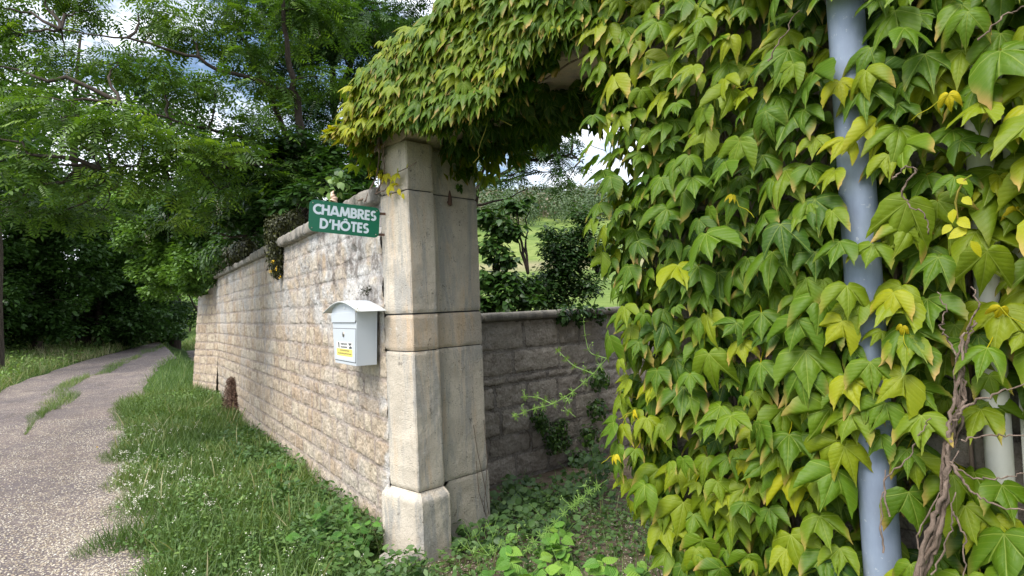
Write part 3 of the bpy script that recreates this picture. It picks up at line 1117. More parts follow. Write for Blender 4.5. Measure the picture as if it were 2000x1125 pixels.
# ------------------------------------------------------------------ low garden wall
L0 = on_plane(945, 960, [0, 0, 0], UP) if False else None
Ld = unit([0.731, 0.682, 0])
Ln = unit([0.682, -0.731, 0])
pb = on_plane(987, 947, [0, 0, 0], UP)
gl = pb - Ld * 1.3
gw = thing('garden_wall', gl, 'low dark stone garden wall seen through the gate opening', 'wall')
ls = np.arange(0, 5.5, 0.02)
lz = np.arange(-0.15, 1.42, 0.016)
S, Z = np.meshgrid(ls, lz, indexing='ij')
H, mk, tt = masonry_patch(S, Z, np.array([-0.2, 0.02, 0.24, 0.42, 0.66, 0.86, 0.94, 1.16, 1.43]), 0.28, 0.62, 4, 0.012)
Pn = gl + S[..., None] * Ld + H[..., None] * Ln + Z[..., None] * UP
q = grid_faces(len(ls), len(lz))
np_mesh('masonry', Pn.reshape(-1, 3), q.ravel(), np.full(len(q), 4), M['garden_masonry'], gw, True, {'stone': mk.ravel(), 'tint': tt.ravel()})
pl = [gl - Ln * 0.03, gl + Ld * 5.5 - Ln * 0.03, gl + Ld * 5.5 - Ln * 0.35, gl - Ln * 0.35]
V = [p - UP * 0.2 for p in pl] + [p + UP * 1.415 for p in pl]
py_mesh('wall_core', V, [[0, 1, 5, 4], [1, 2, 6, 5], [2, 3, 7, 6], [3, 0, 4, 7], [4, 5, 6, 7]], M['garden_masonry'], gw)
a = 0
for k, L_ in enumerate([1.1, 1.0, 1.15, 0.9, 1.3]):
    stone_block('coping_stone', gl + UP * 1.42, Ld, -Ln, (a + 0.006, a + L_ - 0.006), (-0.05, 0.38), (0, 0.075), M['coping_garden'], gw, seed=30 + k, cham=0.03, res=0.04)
    a += L_

# ------------------------------------------------------------------ leaf templates
def creeper_leaf(curl=0.32, fold=0.16, seed=0, asym=0.0, kx=1.12, ky=0.95):
    half = [(0, 1.12), (.025, 1.0), (.065, .88), (.11, .76), (.155, .66), (.19, .56), (.225, .48), (.26, .43), (.335, .495), (.42, .59), (.50, .70), (.62, .87),
            (.622, .73), (.625, .60), (.615, .47), (.60, .36), (.575, .24), (.545, .13), (.49, .02), (.41, -.08), (.30, -.14), (.19, -.155), (.09, -.12), (.02, -.03)]
    r = np.random.default_rng(seed)
    pts = [(x, y) for x, y in half] + [(-x * (1 + asym), y) for x, y in half[1:][::-1]]
    pts = np.array(pts) * np.array([kx, ky]) + r.normal(0, 0.011, (len(pts), 2))
    n = len(pts)
    rings = [0.3, 0.62, 0.85, 1.0]
    V = [(0, 0, 0)]
    for k in rings:
        for p in pts:
            V.append((p[0] * k, p[1] * k, k))
    V = np.array(V)
    x, y = V[:, 0].copy(), V[:, 1].copy()
    edge = V[:, 2].copy()
    rr_ = np.hypot(x, y - 0.15)
    ang = np.abs(np.arctan2(np.abs(x), y))
    z = -curl * rr_ ** 2 - fold * np.abs(x)
    # furrow along the ribs
    rib = np.minimum(np.abs(np.abs(x) * math.cos(0) ), np.abs(np.abs(x) * math.cos(0.625) - y * math.sin(0.625)))
    z = z + 0.055 * sstep(0.0, 0.10, rib) * sstep(0, 0.3, rr_)
    z = z + (fbm(x * 4 + seed, y * 4 + seed) - 0.5) * 0.10 - 0.06 * edge ** 4 * r.uniform(0.2, 1.2)
    lc = np.column_stack([x, y, edge])
    V = np.column_stack([x, y, z])
    F = []
    for j in range(n):
        F.append((0, 1 + j, 1 + (j + 1) % n))
    for k in range(len(rings) - 1):
        for j in range(n):
            a, b_ = 1 + k * n + j, 1 + k * n + (j + 1) % n
            F.append((a, a + n, b_ + n, b_))
    F = [tuple(f[::-1]) for f in F]     # face +Z
    return V, F, lc


CL = [creeper_leaf(0.12, 0.10, 1), creeper_leaf(0.24, 0.20, 2, -0.1), creeper_leaf(0.16, 0.28, 3, 0.12), creeper_leaf(0.06, 0.14, 4), creeper_leaf(0.32, 0.10, 5, 0.05),
      creeper_leaf(0.10, 0.05, 6, -0.06, 1.12, 0.92), creeper_leaf(0.20, 0.14, 7, 0.08, 0.92, 1.08), creeper_leaf(0.05, 0.24, 8, 0.0, 1.18, 0.85), creeper_leaf(0.42, 0.18, 9, -0.12, 1.0, 1.0)]


def oval_leaf(wd=0.5, pts=8, fold=0.12, droop=0.2, serr=0.0):
    """ovate leaf from 0 to 1 along y with a folded midrib"""
    ys = np.linspace(0, 1, pts // 2 + 1)
    prof = wd * 0.5 * np.sin(np.pi * ys ** 0.75) ** 0.8
    V, F = [], []
    for k, y in enumerate(ys):
        z = -droop * y * y
        w_ = prof[k]
        V += [(-w_, y, z + fold * w_), (0, y, z), (w_, y, z + fold * w_)]
    for k in range(len(ys) - 1):
        a = 3 * k
        F += [(a, a + 1, a + 4, a + 3), (a + 1, a + 2, a + 5, a + 4)]
    V = np.array(V, float)
    return V, F, np.column_stack([V[:, :2], np.zeros(len(V))])


def quad_leaf(wd=0.55):
    V = np.array([(0, 0, 0), (wd * .42, .35, .05), (wd * .34, .72, .02), (0, 1, -.06), (-wd * .34, .72, .02), (-wd * .42, .35, .05)], float)
    return V, [(0, 1, 2, 3, 4, 5)], np.column_stack([V[:, :2], np.zeros(6)])


def pinnate(n=6, wd=0.42, ll=0.26, droop=0.25, seed=0):
    r = np.random.default_rng(seed)
    V, F = [], []
    lf, ff, _ = quad_leaf(wd)

    def put(pos, ang, s, tilt):
        ca, sa = math.cos(ang), math.sin(ang)
        b0 = len(V)
        for x, y, z in lf:
            xx, yy = x * s, y * s
            V.append((pos[0] + xx * ca + yy * sa, pos[1] - xx * sa + yy * ca, pos[2] + z * s - tilt * y * s))
        F.append(tuple(b0 + k for k in ff[0]))
    for k in range(n):
        y = 0.12 + 0.78 * k / (n - 1)
        z = -droop * y * y
        s = ll * (0.85 + 0.3 * math.sin(math.pi * (k + 1) / (n + 1))) * r.uniform(0.9, 1.1)
        for sd in (-1, 1):
            put((0.012 * sd, y + r.uniform(-.01, .01), z), sd * R(r.uniform(62, 80)), s, r.uniform(0.05, 0.4))
    put((0, 0.93, -droop * 0.86), r.uniform(-0.2, 0.2), ll, 0.3)
    b0 = len(V)
    V += [(-.006, 0, 0), (.006, 0, 0), (.004, .5, -droop * .25), (-.004, .5, -droop * .25), (.002, .95, -droop * .9), (-.002, .95, -droop * .9)]
    F += [(b0, b0 + 1, b0 + 2, b0 + 3), (b0 + 3, b0 + 2, b0 + 4, b0 + 5)]
    V = np.array(V)
    return V, F, np.column_stack([V[:, :2], np.zeros(len(V))])


QL = quad_leaf(0.62)
OL = oval_leaf(0.62)
PN = [pinnate(6, seed=1), pinnate(7, droop=0.4, seed=2), pinnate(5, droop=0.1, seed=3)]


# ------------------------------------------------------------------ the creeper
def in_poly(px, py, poly):
    poly = np.asarray(poly)
    inside = np.zeros(len(px), bool)
    j = len(poly) - 1
    for i in range(len(poly)):
        xi, yi = poly[i]
        xj, yj = poly[j]
        cross = ((yi > py) != (yj > py)) & (px < (xj - xi) * (py - yi) / (yj - yi + 1e-12) + xi)
        inside ^= cross
        j = i
    return inside


def pixel_of(P):
    d = P - CAM
    z = d @ _f
    return 1000 + FPX * (d @ _r) / z, 562.5 - FPX * (d @ _u) / z


FR = -0.20   # mean distance of the leaf front from the house wall
front_px = [(688, 262), (664, 185), (702, 108), (765, 55), (835, 12), (880, -60)]
edge_px = [(1146, 150), (1150, 230), (1162, 300), (1150, 380), (1150, 470), (1175, 560), (1190, 650), (1188, 760), (1205, 850), (1200, 930), (1235, 1010), (1275, 1090), (1310, 1180)]
under_px = [(1130, 92), (1085, 92), (1045, 118), (1015, 150), (990, 192), (960, 228), (915, 240), (870, 254), (835, 270), (800, 254), (750, 258)]
pg = [gate_px(x, y, FR) for x, y in front_px]
pe = [gate_px(x, y, FR) for x, y in edge_px]
pu = [gate_px(x, y, FR) for x, y in under_px]
poly = pg + [(pg[-1][0] + 0.25, 3.9), (4.5, 3.9), (4.5, 0.0), (pe[-1][0], 0.0)] + pe[::-1] + pu
poly = [(a, max(z, 0.02)) for a, z in poly]
print('poly', [(round(float(a), 2), round(float(z), 2)) for a, z in poly])


def pipe_a(z):
    return a1 + ad * (z - z1_)


holes = []    # (px, py, rx, ry, keep) in gate-plane metres around a picture point
for px_, py_, ra, rz, kp in [(1960, 860, 0.14, 0.24, 0.15), (1900, 1010, 0.12, 0.20, 0.6), (1850, 900, 0.08, 0.14, 0.6), (1790, 1020, 0.06, 0.15, 0.1),
                            (1080, 60, 0.05, 0.05, 0.4), (1900, 560, 0.06, 0.10, 0.5)]:
    a_, z_ = gate_px(px_, py_, FR + 0.05)
    holes.append((a_, z_, ra, rz, kp))


cov_y = [0, 40, 130, 160, 190, 215, 305, 330, 545, 590, 690, 705, 725, 745, 870, 895, 1125]
cov_p = np.array([.5, .05, .05, .5, .5, .08, .12, .04, .10, .5, .5, .08, .08, .75, .75, .03, .03])[::-1]
cov_z = np.array([gate_px(1650 + y * 0.0665, y, -0.17)[1] for y in cov_y])[::-1]


def creeper():
    root = thing('virginia_creeper', gate(2.0, -0.1, 0), 'dense yellow green creeper covering the house wall and the gate lintel', 'creeper')
    r = np.random.default_rng(21)
    bag = Bag()
    pet = bag

    def lay(step, c_mean, c_var, keep, dens_scale, tint_shift, layer):
        A, Zz = [], []
        z = 0.03
        row = 0
        while z < 3.9:
            a = -1.2 + (row % 2) * step * 0.5
            while a < 4.5:
                A.append(a + r.normal(0, step * 0.26))
                Zz.append(z + r.normal(0, step * 0.26))
                a += step * (0.88 + 0.085 * max(0, a - 0.6))
            z += step * 0.85
            row += 1
        A, Zz = np.array(A), np.array(Zz)
        ok = in_poly(A, Zz, poly) & (r.uniform(0, 1, len(A)) < keep)
        A, Zz = A[ok], Zz[ok]
        kp = np.ones(len(A))
        for (ha, hz, ra, rz, k_) in holes:
            dd = ((A - ha) / ra) ** 2 + ((Zz - hz) / rz) ** 2
            kp = np.where(dd < 1, np.minimum(kp, k_), kp)
        dp = A - pipe_a(Zz)
        if layer == 0:
            # leaves leave the pipe bare down its middle
            bare = (dp > -0.085) & (dp < 0.075)
            cover = fbm(Zz * 2.2, Zz * 0 + 4.2, o=2)
            kp = np.where(bare, np.interp(Zz, cov_z, cov_p), kp)
        ok = r.uniform(0, 1, len(A)) < kp
        A, Zz, dp = A[ok], Zz[ok], dp[ok]
        m_ = len(A)
        bul = (fbm(A * 1.8, Zz * 1.8, 3.3) - 0.5) * 0.16
        cc = c_mean + bul + r.normal(0, c_var, m_)
        near = np.abs(dp) < 0.16
        if layer == 0:
            cc = np.where(near, np.minimum(cc, -0.235), cc)
        else:
            cc = np.where(near, np.maximum(cc, -0.10), cc)
        # over the lintel the mound leans back with height
        lint_zone = (A < JA)
        topz = np.interp(A, [p[0] for p in pg], [p[1] for p in pg])
        cc = cc + np.where(lint_zone, np.clip(0.12 - (topz - Zz) * 0.25, 0, 0.3) * (Zz > ZT + 0.25), 0)
        P = K + A[:, None] * G + cc[:, None] * C + Zz[:, None] * UP
        # facing: out of the wall, up to the light, with scatter
        side = r.normal(0.12, 0.40, m_)
        eL = sstep(0.22, 0.0, A - np.interp(Zz, [p[1] for p in pe][::-1], [p[0] for p in pe][::-1]))
        side = side - 0.7 * eL * (Zz < ZT)
        upn = r.normal(0.60, 0.30, m_)
        Nn = -C[None, :] * 1.0 + G[None, :] * side[:, None] + UP[None, :] * upn[:, None]
        Tt = -UP[None, :] + G[None, :] * (r.normal(-0.05, 0.38, m_))[:, None] - C[None, :] * r.uniform(0.1, 0.5, m_)[:, None]
        sz = (0.074 + 0.0145 * np.clip(A - 0.6, -0.6, 2.4)) * np.clip(r.normal(0.94, 0.24, m_), 0.42, 1.4) * dens_scale
        yel = fbm(A * 1.1 + 3, Zz * 1.1, 8.0)
        tn = 0.30 + tint_shift + (yel - 0.5) * 0.55 + r.normal(0, 0.13, m_)
        tn = tn + 0.18 * sstep(0.9, -0.3, A) * (Zz > 2.3)
        tn = tn + 0.26 * sstep(2.75, 3.1, A) * sstep(1.25, 1.6, Zz) * sstep(2.9, 2.4, Zz)
        tn = np.clip(tn, 0.0, 1.0)
        idx = r.integers(0, len(CL), m_)
        # stalk top at P + up
        top = P + UP * (sz * 0.35)[:, None]
        for k in range(len(CL)):
            s_ = idx == k
            bag.scatter(CL[k], top[s_], Nn[s_], Tt[s_], sz[s_], tn[s_])
        return top, sz, A, Zz, cc
    lay(0.082, -0.08, 0.025, 0.95, 1.05, -0.05, 1)
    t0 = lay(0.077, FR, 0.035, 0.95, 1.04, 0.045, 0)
    top, sz, A, Zz, cc = t0
    for k in r.choice(len(top), 26, replace=False):
        p = top[k] - C * 0.03
        bag.scatter(CL[8], p[None], (-C + r.normal(0, .5, 3))[None], (-UP + r.normal(0, .4, 3))[None], np.array([r.uniform(.03, .05)]), np.array([0.97]))
        pet.tube(wobble(p, p + UP * r.uniform(-.12, -.03) + G * r.normal(0, .06) - C * .03, 6, .15, int(k)), 0.0013, 4, 0.85)
    # stalks reach back from the leaf to the wall
    for k in r.choice(len(top), min(700, len(top)), replace=False):
        p0 = top[k]
        p1 = p0 + C * (0.10) + UP * r.uniform(-0.03, 0.06) + G * r.normal(0, 0.03)
        pet.tube(wobble(p0, p1, 4, 0.1, int(k)), 0.0016, 4, 0.9)
    # leaves crossing in front of the drainpipe
    for (px_, py_, s_) in [(1690, 165, .105), (1640, 185, .09), (1650, 300, .085), (1735, 330, .09), (1640, 500, .10), (1705, 505, .095), (1655, 585, .115), (1745, 600, .10), (1645, 655, .11), (1770, 690, .10),
                          (1700, 735, .115), (1655, 765, .11), (1765, 760, .12), (1660, 835, .115), (1730, 815, .11), (1800, 840, .12), (1650, 900, .11), (1625, 440, .09), (1630, 360, .085)]:
        p = on_plane(px_, py_ - 28, gate(0, -0.265, 0), C)
        nn = -C + UP * r.uniform(0.3, 0.8) + G * r.normal(0.1, 0.3)
        bag.scatter(CL[int(r.integers(0, len(CL)))], p[None], nn[None], (-UP + G * r.normal(0.0, 0.3) - C * .3)[None], np.array([s_ * 0.92]), np.array([r.uniform(.3, .75)]))
    # small sprig hanging on the pillar face
    for (px_, py_, s_, tt_) in [(735, 335, .045, .85), (752, 350, .05, .9), (778, 335, .042, .8), (798, 326, .035, .8), (760, 372, .055, .9), (738, 352, .05, .95), (770, 350, .05, .85), (786, 385, .035, .9), (778, 376, .04, .95), (725, 345, .04, .9), (765, 385, .03, .9), (745, 345, .04, .8)]:
        p = on_plane(px_, py_ - 8, gate(0, -0.045, 0), C)
        nn = -C + UP * r.uniform(0.0, 0.7) + G * r.normal(-0.1, 0.35)
        bag.scatter(OL if s_ < 0.05 else CL[3], p[None], nn[None], (-UP + G * r.normal(0.2, 0.5))[None], np.array([s_ * 1.25]), np.array([tt_]))
    # the thick rounded cushion over the gateway
    zp = [gate_px(x, y, -0.25) for x, y in [(668, 262), (652, 190), (688, 98), (750, 38), (830, -12), (880, -80), (1150, -200), (1160, 50), (1090, 50), (1045, 74), (1012, 106), (985, 150), (940, 196), (870, 228), (835, 246), (760, 230)]]
    amin, amax = min(p[0] for p in zp), max(p[0] for p in zp)
    zmin, zmax = min(p[1] for p in zp), max(p[1] for p in zp)
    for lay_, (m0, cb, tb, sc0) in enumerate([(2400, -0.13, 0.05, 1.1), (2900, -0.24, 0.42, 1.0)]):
        A = r.uniform(amin, amax, m0)
        Zz = r.uniform(zmin, zmax, m0)
        ok = in_poly(A, Zz, zp)
        A, Zz = A[ok], Zz[ok]
        m_ = len(A)
        topz = np.interp(A, [p[0] for p in zp[1:7]], [p[1] for p in zp[1:7]])
        rim = np.clip(1 - (topz - Zz) / 0.22, 0, 1) ** 2 * 0.30 + np.clip(1 - (A - amin) / 0.22, 0, 1) ** 2 * 0.22
        cc = cb + rim + (fbm(A * 3, Zz * 3, 6.0) - 0.5) * 0.10 + r.normal(0, 0.02, m_)
        P = K + A[:, None] * G + cc[:, None] * C + Zz[:, None] * UP
        lft = np.clip(1 - (A - amin) / 0.35, 0, 1)
        Nn = -C[None] + G[None] * (r.normal(0.1, 0.42, m_) - 0.6 * lft)[:, None] + UP[None] * (r.normal(0.6, 0.25, m_) + 1.5 * rim)[:, None]
        Tt = -UP[None] + G[None] * (r.normal(-0.15, 0.3, m_))[:, None] - C[None] * r.uniform(0.2, 0.6, m_)[:, None]
        sz = 0.073 * sc0 * np.clip(r.normal(1, 0.27, m_), 0.45, 1.5)
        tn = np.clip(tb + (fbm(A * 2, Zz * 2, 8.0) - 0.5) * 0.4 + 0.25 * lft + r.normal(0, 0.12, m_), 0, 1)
        idx = r.integers(0, len(CL), m_)
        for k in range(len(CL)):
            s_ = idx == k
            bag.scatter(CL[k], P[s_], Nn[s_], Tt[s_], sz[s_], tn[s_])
    # leaves wrapping round the corner of the jamb
    m_ = 520
    Zz = r.uniform(0.0, ZT + 0.1, m_)
    cc = r.uniform(-0.16, 0.35, m_)
    A = np.interp(Zz, [p[1] for p in pe][::-1], [p[0] for p in pe][::-1]) + 0.05 + 0.35 * np.maximum(cc, 0) + r.uniform(-0.02, 0.07, m_)
    P = K + A[:, None] * G + cc[:, None] * C + Zz[:, None] * UP
    bag.scatter(CL[1], P, -G[None] * 0.9 - C[None] * 0.7 + UP[None] * 0.5 + r.normal(0, 0.3, (m_, 3)), -UP[None] + r.normal(0, 0.25, (m_, 3)), r.uniform(0.06, 0.10, m_), np.clip(r.normal(0.35, 0.15, m_), 0, 1))
    # leaves under and behind the lintel; underside ones tinted dark for shade
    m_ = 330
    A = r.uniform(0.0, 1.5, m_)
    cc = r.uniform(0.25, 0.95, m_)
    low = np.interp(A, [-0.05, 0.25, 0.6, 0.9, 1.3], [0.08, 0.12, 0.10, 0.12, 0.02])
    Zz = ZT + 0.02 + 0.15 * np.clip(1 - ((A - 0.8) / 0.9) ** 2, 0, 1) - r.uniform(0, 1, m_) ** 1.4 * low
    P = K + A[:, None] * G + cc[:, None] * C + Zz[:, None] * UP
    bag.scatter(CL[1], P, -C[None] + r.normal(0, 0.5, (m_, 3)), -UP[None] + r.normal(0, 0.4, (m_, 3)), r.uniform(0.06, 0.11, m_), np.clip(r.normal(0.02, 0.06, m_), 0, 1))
    m_ = 260
    A = r.uniform(-0.7, 1.4, m_)
    cc = r.uniform(sC, sC + 0.3, m_)
    Zz = r.uniform(ZT + 0.10, ZT + 0.5, m_)
    P = K + A[:, None] * G + cc[:, None] * C + Zz[:, None] * UP
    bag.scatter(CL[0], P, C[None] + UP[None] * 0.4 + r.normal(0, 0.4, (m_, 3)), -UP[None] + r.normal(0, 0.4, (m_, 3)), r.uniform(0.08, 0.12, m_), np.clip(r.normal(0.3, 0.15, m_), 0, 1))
    # mound on top of the lintel
    m_ = 1100
    A = r.uniform(-0.75, 1.4, m_)
    cc = r.uniform(-0.1, sC + 0.2, m_)
    tz = np.interp(A, [p[0] for p in pg], [p[1] for p in pg])
    Zz = np.maximum(tz - 0.10 - 0.1 * r.uniform(0, 1, m_) - 0.25 * np.abs(cc - 0.2), ZT + 0.2)
    P = K + A[:, None] * G + cc[:, None] * C + Zz[:, None] * UP
    bag.scatter(CL[0], P, UP[None] + r.normal(0, 0.4, (m_, 3)) - C[None] * 0.3, -C[None] - UP[None] * 0.4 + r.normal(0, 0.4, (m_, 3)), r.uniform(0.08, 0.12, m_), np.clip(r.normal(0.6, 0.15, m_), 0, 1))
    # the left end of the mound, hanging round the corner
    m_ = 240
    aL = min(p[0] for p in pg)
    cc = r.uniform(-0.2, sC + 0.1, m_)
    Zz = r.uniform(ZT - 0.15, ZT + 0.35, m_)
    A = aL + 0.06 + 0.35 * sstep(0.0, sC, cc) + r.uniform(0, 0.1, m_)
    P = K + A[:, None] * G + cc[:, None] * C + Zz[:, None] * UP
    bag.scatter(CL[2], P, -G[None] + UP[None] * 0.5 - C[None] * 0.3 + r.normal(0, 0.35, (m_, 3)), -UP[None] + r.normal(0, 0.35, (m_, 3)), r.uniform(0.07, 0.11, m_), np.clip(r.normal(0.42, 0.15, m_), 0, 1))
    # young shoot tip at the upper right
    for (px_, py_, s_) in [(1868, 350, .03), (1880, 385, .035), (1862, 408, .04), (1872, 425, .045), (1890, 445, .05), (1858, 438, .035), (1895, 470, .05)]:
        p = on_plane(px_, py_, gate(0, -0.34, 0), C)
        bag.scatter(OL, p[None], (-C + UP * 0.6 + G * r.normal(0, 0.4))[None], (-UP + G * r.normal(0, 0.8))[None], np.array([s_]), np.array([0.85]))
    sh = [on_plane(x, y, gate(0, -0.34, 0), C) for x, y in [(1898, 342), (1885, 350), (1872, 372), (1866, 395), (1870, 425), (1885, 460)]]
    pet.tube(sh, 0.0028, 6)
    # hanging tendril under the lintel
    hang = [on_plane(x, y, gate(0, -0.12, 0), C) for x, y in [(955, 225), (948, 255), (940, 275), (934, 295), (936, 305), (925, 318)]]
    pet.tube(hang, 0.0022, 5)
    pet.tube([on_plane(x, y, gate(0, -0.12, 0), C) for x, y in [(965, 218), (978, 235), (1000, 245)]], 0.0018, 5)
    bag.build('foliage', M['creeper'], root)

    # woody stems
    def px_stem(pl, r0, r1, c=-0.16, seed=0, wob=0.004):
        P = np.array([on_plane(x, y, gate(0, c, 0), C) for x, y in pl])
        n = len(P)
        t = np.linspace(0, n - 1, n * 6)
        Q = np.column_stack([np.interp(t, np.arange(n), P[:, k]) for k in range(3)])
        for _ in range(3):
            Q[1:-1] = (Q[:-2] + Q[1:-1] * 2 + Q[2:]) / 4
        rn = np.random.default_rng(seed)
        Q = Q + rn.normal(0, wob, Q.shape)
        return Q, np.linspace(r0, r1, len(Q)) * (1 + 0.18 * rn.normal(0, 1, len(Q)).clip(-1, 1))
    sb = Bag()
    main = [(1770, 1180), (1800, 1100), (1830, 1030), (1850, 960), (1848, 890), (1862, 830), (1872, 780), (1885, 720), (1893, 660), (1896, 630)]
    for k in range(5):
        pl = [(x + r.normal(0, 9), y) for x, y in main[: len(main) - (k % 3)]]
        Q, rad = px_stem(pl, 0.008 - 0.001 * k, 0.003, -0.30 + 0.012 * k, k, 0.0028)
        sb.tube(Q, rad, 7)
    for k, pl in enumerate([[(1862, 820), (1890, 790), (1940, 770), (2010, 745)], [(1856, 905), (1890, 955), (1940, 985), (2010, 1000)], [(1875, 860), (1930, 850), (2010, 852)], [(1852, 900), (1890, 930), (1950, 935), (2000, 925)],
                           [(1735, 1010), (1725, 940), (1770, 900), (1800, 850), (1815, 815)], [(1725, 1080), (1720, 1000), (1728, 920)], [(1870, 700), (1850, 660), (1835, 640), (1850, 600), (1830, 570)],
                           [(1890, 640), (1915, 600), (1900, 560)], [(1790, 330), (1760, 370), (1770, 400), (1810, 420), (1815, 460)], [(1745, 350), (1770, 325), (1790, 330)], [(1910, 80), (1960, 30), (2010, 10)], [(1500, 120), (1560, 20)],
                           [(1800, 1125), (1790, 1040), (1840, 960), (1870, 880)], [(1860, 1000), (1890, 1060), (1880, 1140)], [(1820, 1125), (1860, 1040), (1862, 960)]]):
        Q, rad = px_stem(pl, 0.0045 if k < 2 else 0.0028, 0.0016, -0.30, 40 + k, 0.003)
        sb.tube(Q, rad, 6)
    # stems climbing the wall behind the leaves, the lintel and the pillar
    for k in range(26):
        a0 = r.uniform(JA + 0.35, 4.3)
        p0, p1 = gate(a0, -0.05, 0.0), gate(max(JA + 0.35, a0 + r.normal(0, 0.4)), -0.05, r.uniform(2, 3.8))
        sb.tube(wobble(p0, p1, 24, 0.008, 100 + k), np.linspace(0.008, 0.003, 24), 6)
    for k in range(6):
        sb.tube(wobble(gate(JA + 0.3, -0.04, ZT + 0.1 + 0.05 * k), gate(-0.6, -0.04, ZT + 0.02 + 0.06 * k), 24, 0.02, 160 + k), 0.005, 6)
    for k, pl in enumerate([[(712, 395), (735, 345), (742, 300), (738, 240)], [(735, 375), (752, 345), (748, 300), (760, 250)], [(700, 392), (745, 374), (752, 372)], [(724, 330), (720, 290), (728, 255)],
                            [(752, 372), (770, 340), (800, 325), (812, 318)], [(745, 340), (730, 310), (742, 270)], [(752, 330), (745, 300), (752, 262)]]):
        Q, rad = px_stem(pl, 0.006 if k < 3 else 0.003, 0.003, -0.03 if k != 0 else -0.05, 70 + k, 0.002)
        sb.tube(Q, rad, 6)
    # bare adventitious stems on the reveal near the ground
    for k, pl in enumerate([[(925, 830), (932, 880), (945, 940), (955, 1005)], [(945, 820), (952, 900), (945, 1000)], [(930, 900), (935, 960), (950, 1010)]]):
        P = np.array([on_plane(x, y, gate(-0.048, 0, 0), G) for x, y in pl])
        sb.tube(P, 0.0018, 5)
    sb.build('stem', M['stem'], root)
    return root


creeper()


# ------------------------------------------------------------------ sign
def text_mesh(name, txt, size, mat, parent, mat4, ext=0.0006, bold=0.0, sx=1.0, spacing=1.0):
    cu = bpy.data.curves.new(name, 'FONT')
    cu.body = txt
    cu.size = size
    cu.extrude = ext
    cu.offset = bold
    cu.align_x = 'CENTER'
    cu.align_y = 'CENTER'
    cu.space_character = spacing
    tmp = bpy.data.objects.new('tmp_text', cu)
    COL.objects.link(tmp)
    bpy.context.view_layer.update()
    me = bpy.data.meshes.new_from_object(tmp.evaluated_get(bpy.context.evaluated_depsgraph_get()))
    bpy.data.objects.remove(tmp)
    me.name = name
    for v in me.vertices:
        v.co.x *= sx
    me.transform(mat4)
    me.materials.clear()
    o = link(name, me, mat, parent, False)
    return o


def basis(o, x, y, z):
    return Matrix(((x[0], y[0], z[0], o[0]), (x[1], y[1], z[1], o[1]), (x[2], y[2], z[2], o[2]), (0, 0, 0, 1)))


def rounded_rect(w_, h_, r_, n=6):
    pts = []
    for cx, cy, a0 in [(w_ / 2 - r_, h_ / 2 - r_, 0), (-w_ / 2 + r_, h_ / 2 - r_, 90), (-w_ / 2 + r_, -h_ / 2 + r_, 180), (w_ / 2 - r_, -h_ / 2 + r_, 270)]:
        for k in range(n + 1):
            a = R(a0 + 90 * k / n)
            pts.append((cx + r_ * math.cos(a), cy + r_ * math.sin(a)))
    return pts


def prism(pts, t):
    n = len(pts)
    V = [(x, y, 0) for x, y in pts] + [(x, y, t) for x, y in pts]
    F = [list(range(n))[::-1], list(range(n, 2 * n))] + [[k, (k + 1) % n, (k + 1) % n + n, k + n] for k in range(n)]
    return V, F


def xf(V, m):
    return [tuple(m @ Vector(v)) for v in V]


GLY = {  # strokes in a box of cap height 1: lines ('l', x0, y0, x1, y1), arcs ('a', cx, cy, rx, ry, start, end)
    'C': (0.80, [('a', .52, .5, .40, .405, 48, 312)]),
    'H': (0.78, [('l', .12, 0, .12, 1), ('l', .66, 0, .66, 1), ('l', .12, .52, .66, .52)]),
    'A': (0.90, [('l', .09, 0, .42, 1), ('l', .81, 0, .48, 1), ('l', .22, .25, .68, .25)]),
    'M': (1.04, [('l', .10, 0, .24, 1), ('l', .94, 0, .80, 1), ('l', .22, .98, .52, .12), ('l', .82, .98, .52, .12)]),
    'B': (0.68, [('l', .12, 0, .12, 1), ('l', .12, .905, .34, .905), ('l', .12, .52, .36, .52), ('l', .12, .095, .36, .095), ('a', .34, .712, .17, .193, -90, 90), ('a', .36, .307, .20, .212, -90, 90)]),
    'R': (0.70, [('l', .12, 0, .12, 1), ('l', .12, .905, .34, .905), ('l', .12, .48, .34, .48), ('a', .34, .692, .19, .212, -90, 90), ('l', .30, .46, .60, 0)]),
    'E': (0.58, [('l', .12, 0, .12, 1), ('l', .12, .905, .52, .905), ('l', .12, .51, .49, .51), ('l', .12, .095, .52, .095)]),
    'S': (0.62, [('a', .31, .70, .185, .205, 35, 262), ('a', .30, .292, .20, .20, -145, 82)]),
    'D': (0.82, [('l', .12, 0, .12, 1), ('l', .12, .905, .32, .905), ('l', .12, .095, .32, .095), ('a', .32, .5, .38, .405, -90, 90)]),
    "'": (0.34, [('l', .10, .64, .22, 1.0)]),
    'Ô': (1.02, [('a', .51, .5, .41, .405, 0, 360), ('l', .34, 1.07, .51, 1.21), ('l', .68, 1.07, .51, 1.21)]),
    'T': (0.66, [('l', .33, 0, .33, .98), ('l', .04, .905, .62, .905)]),
}


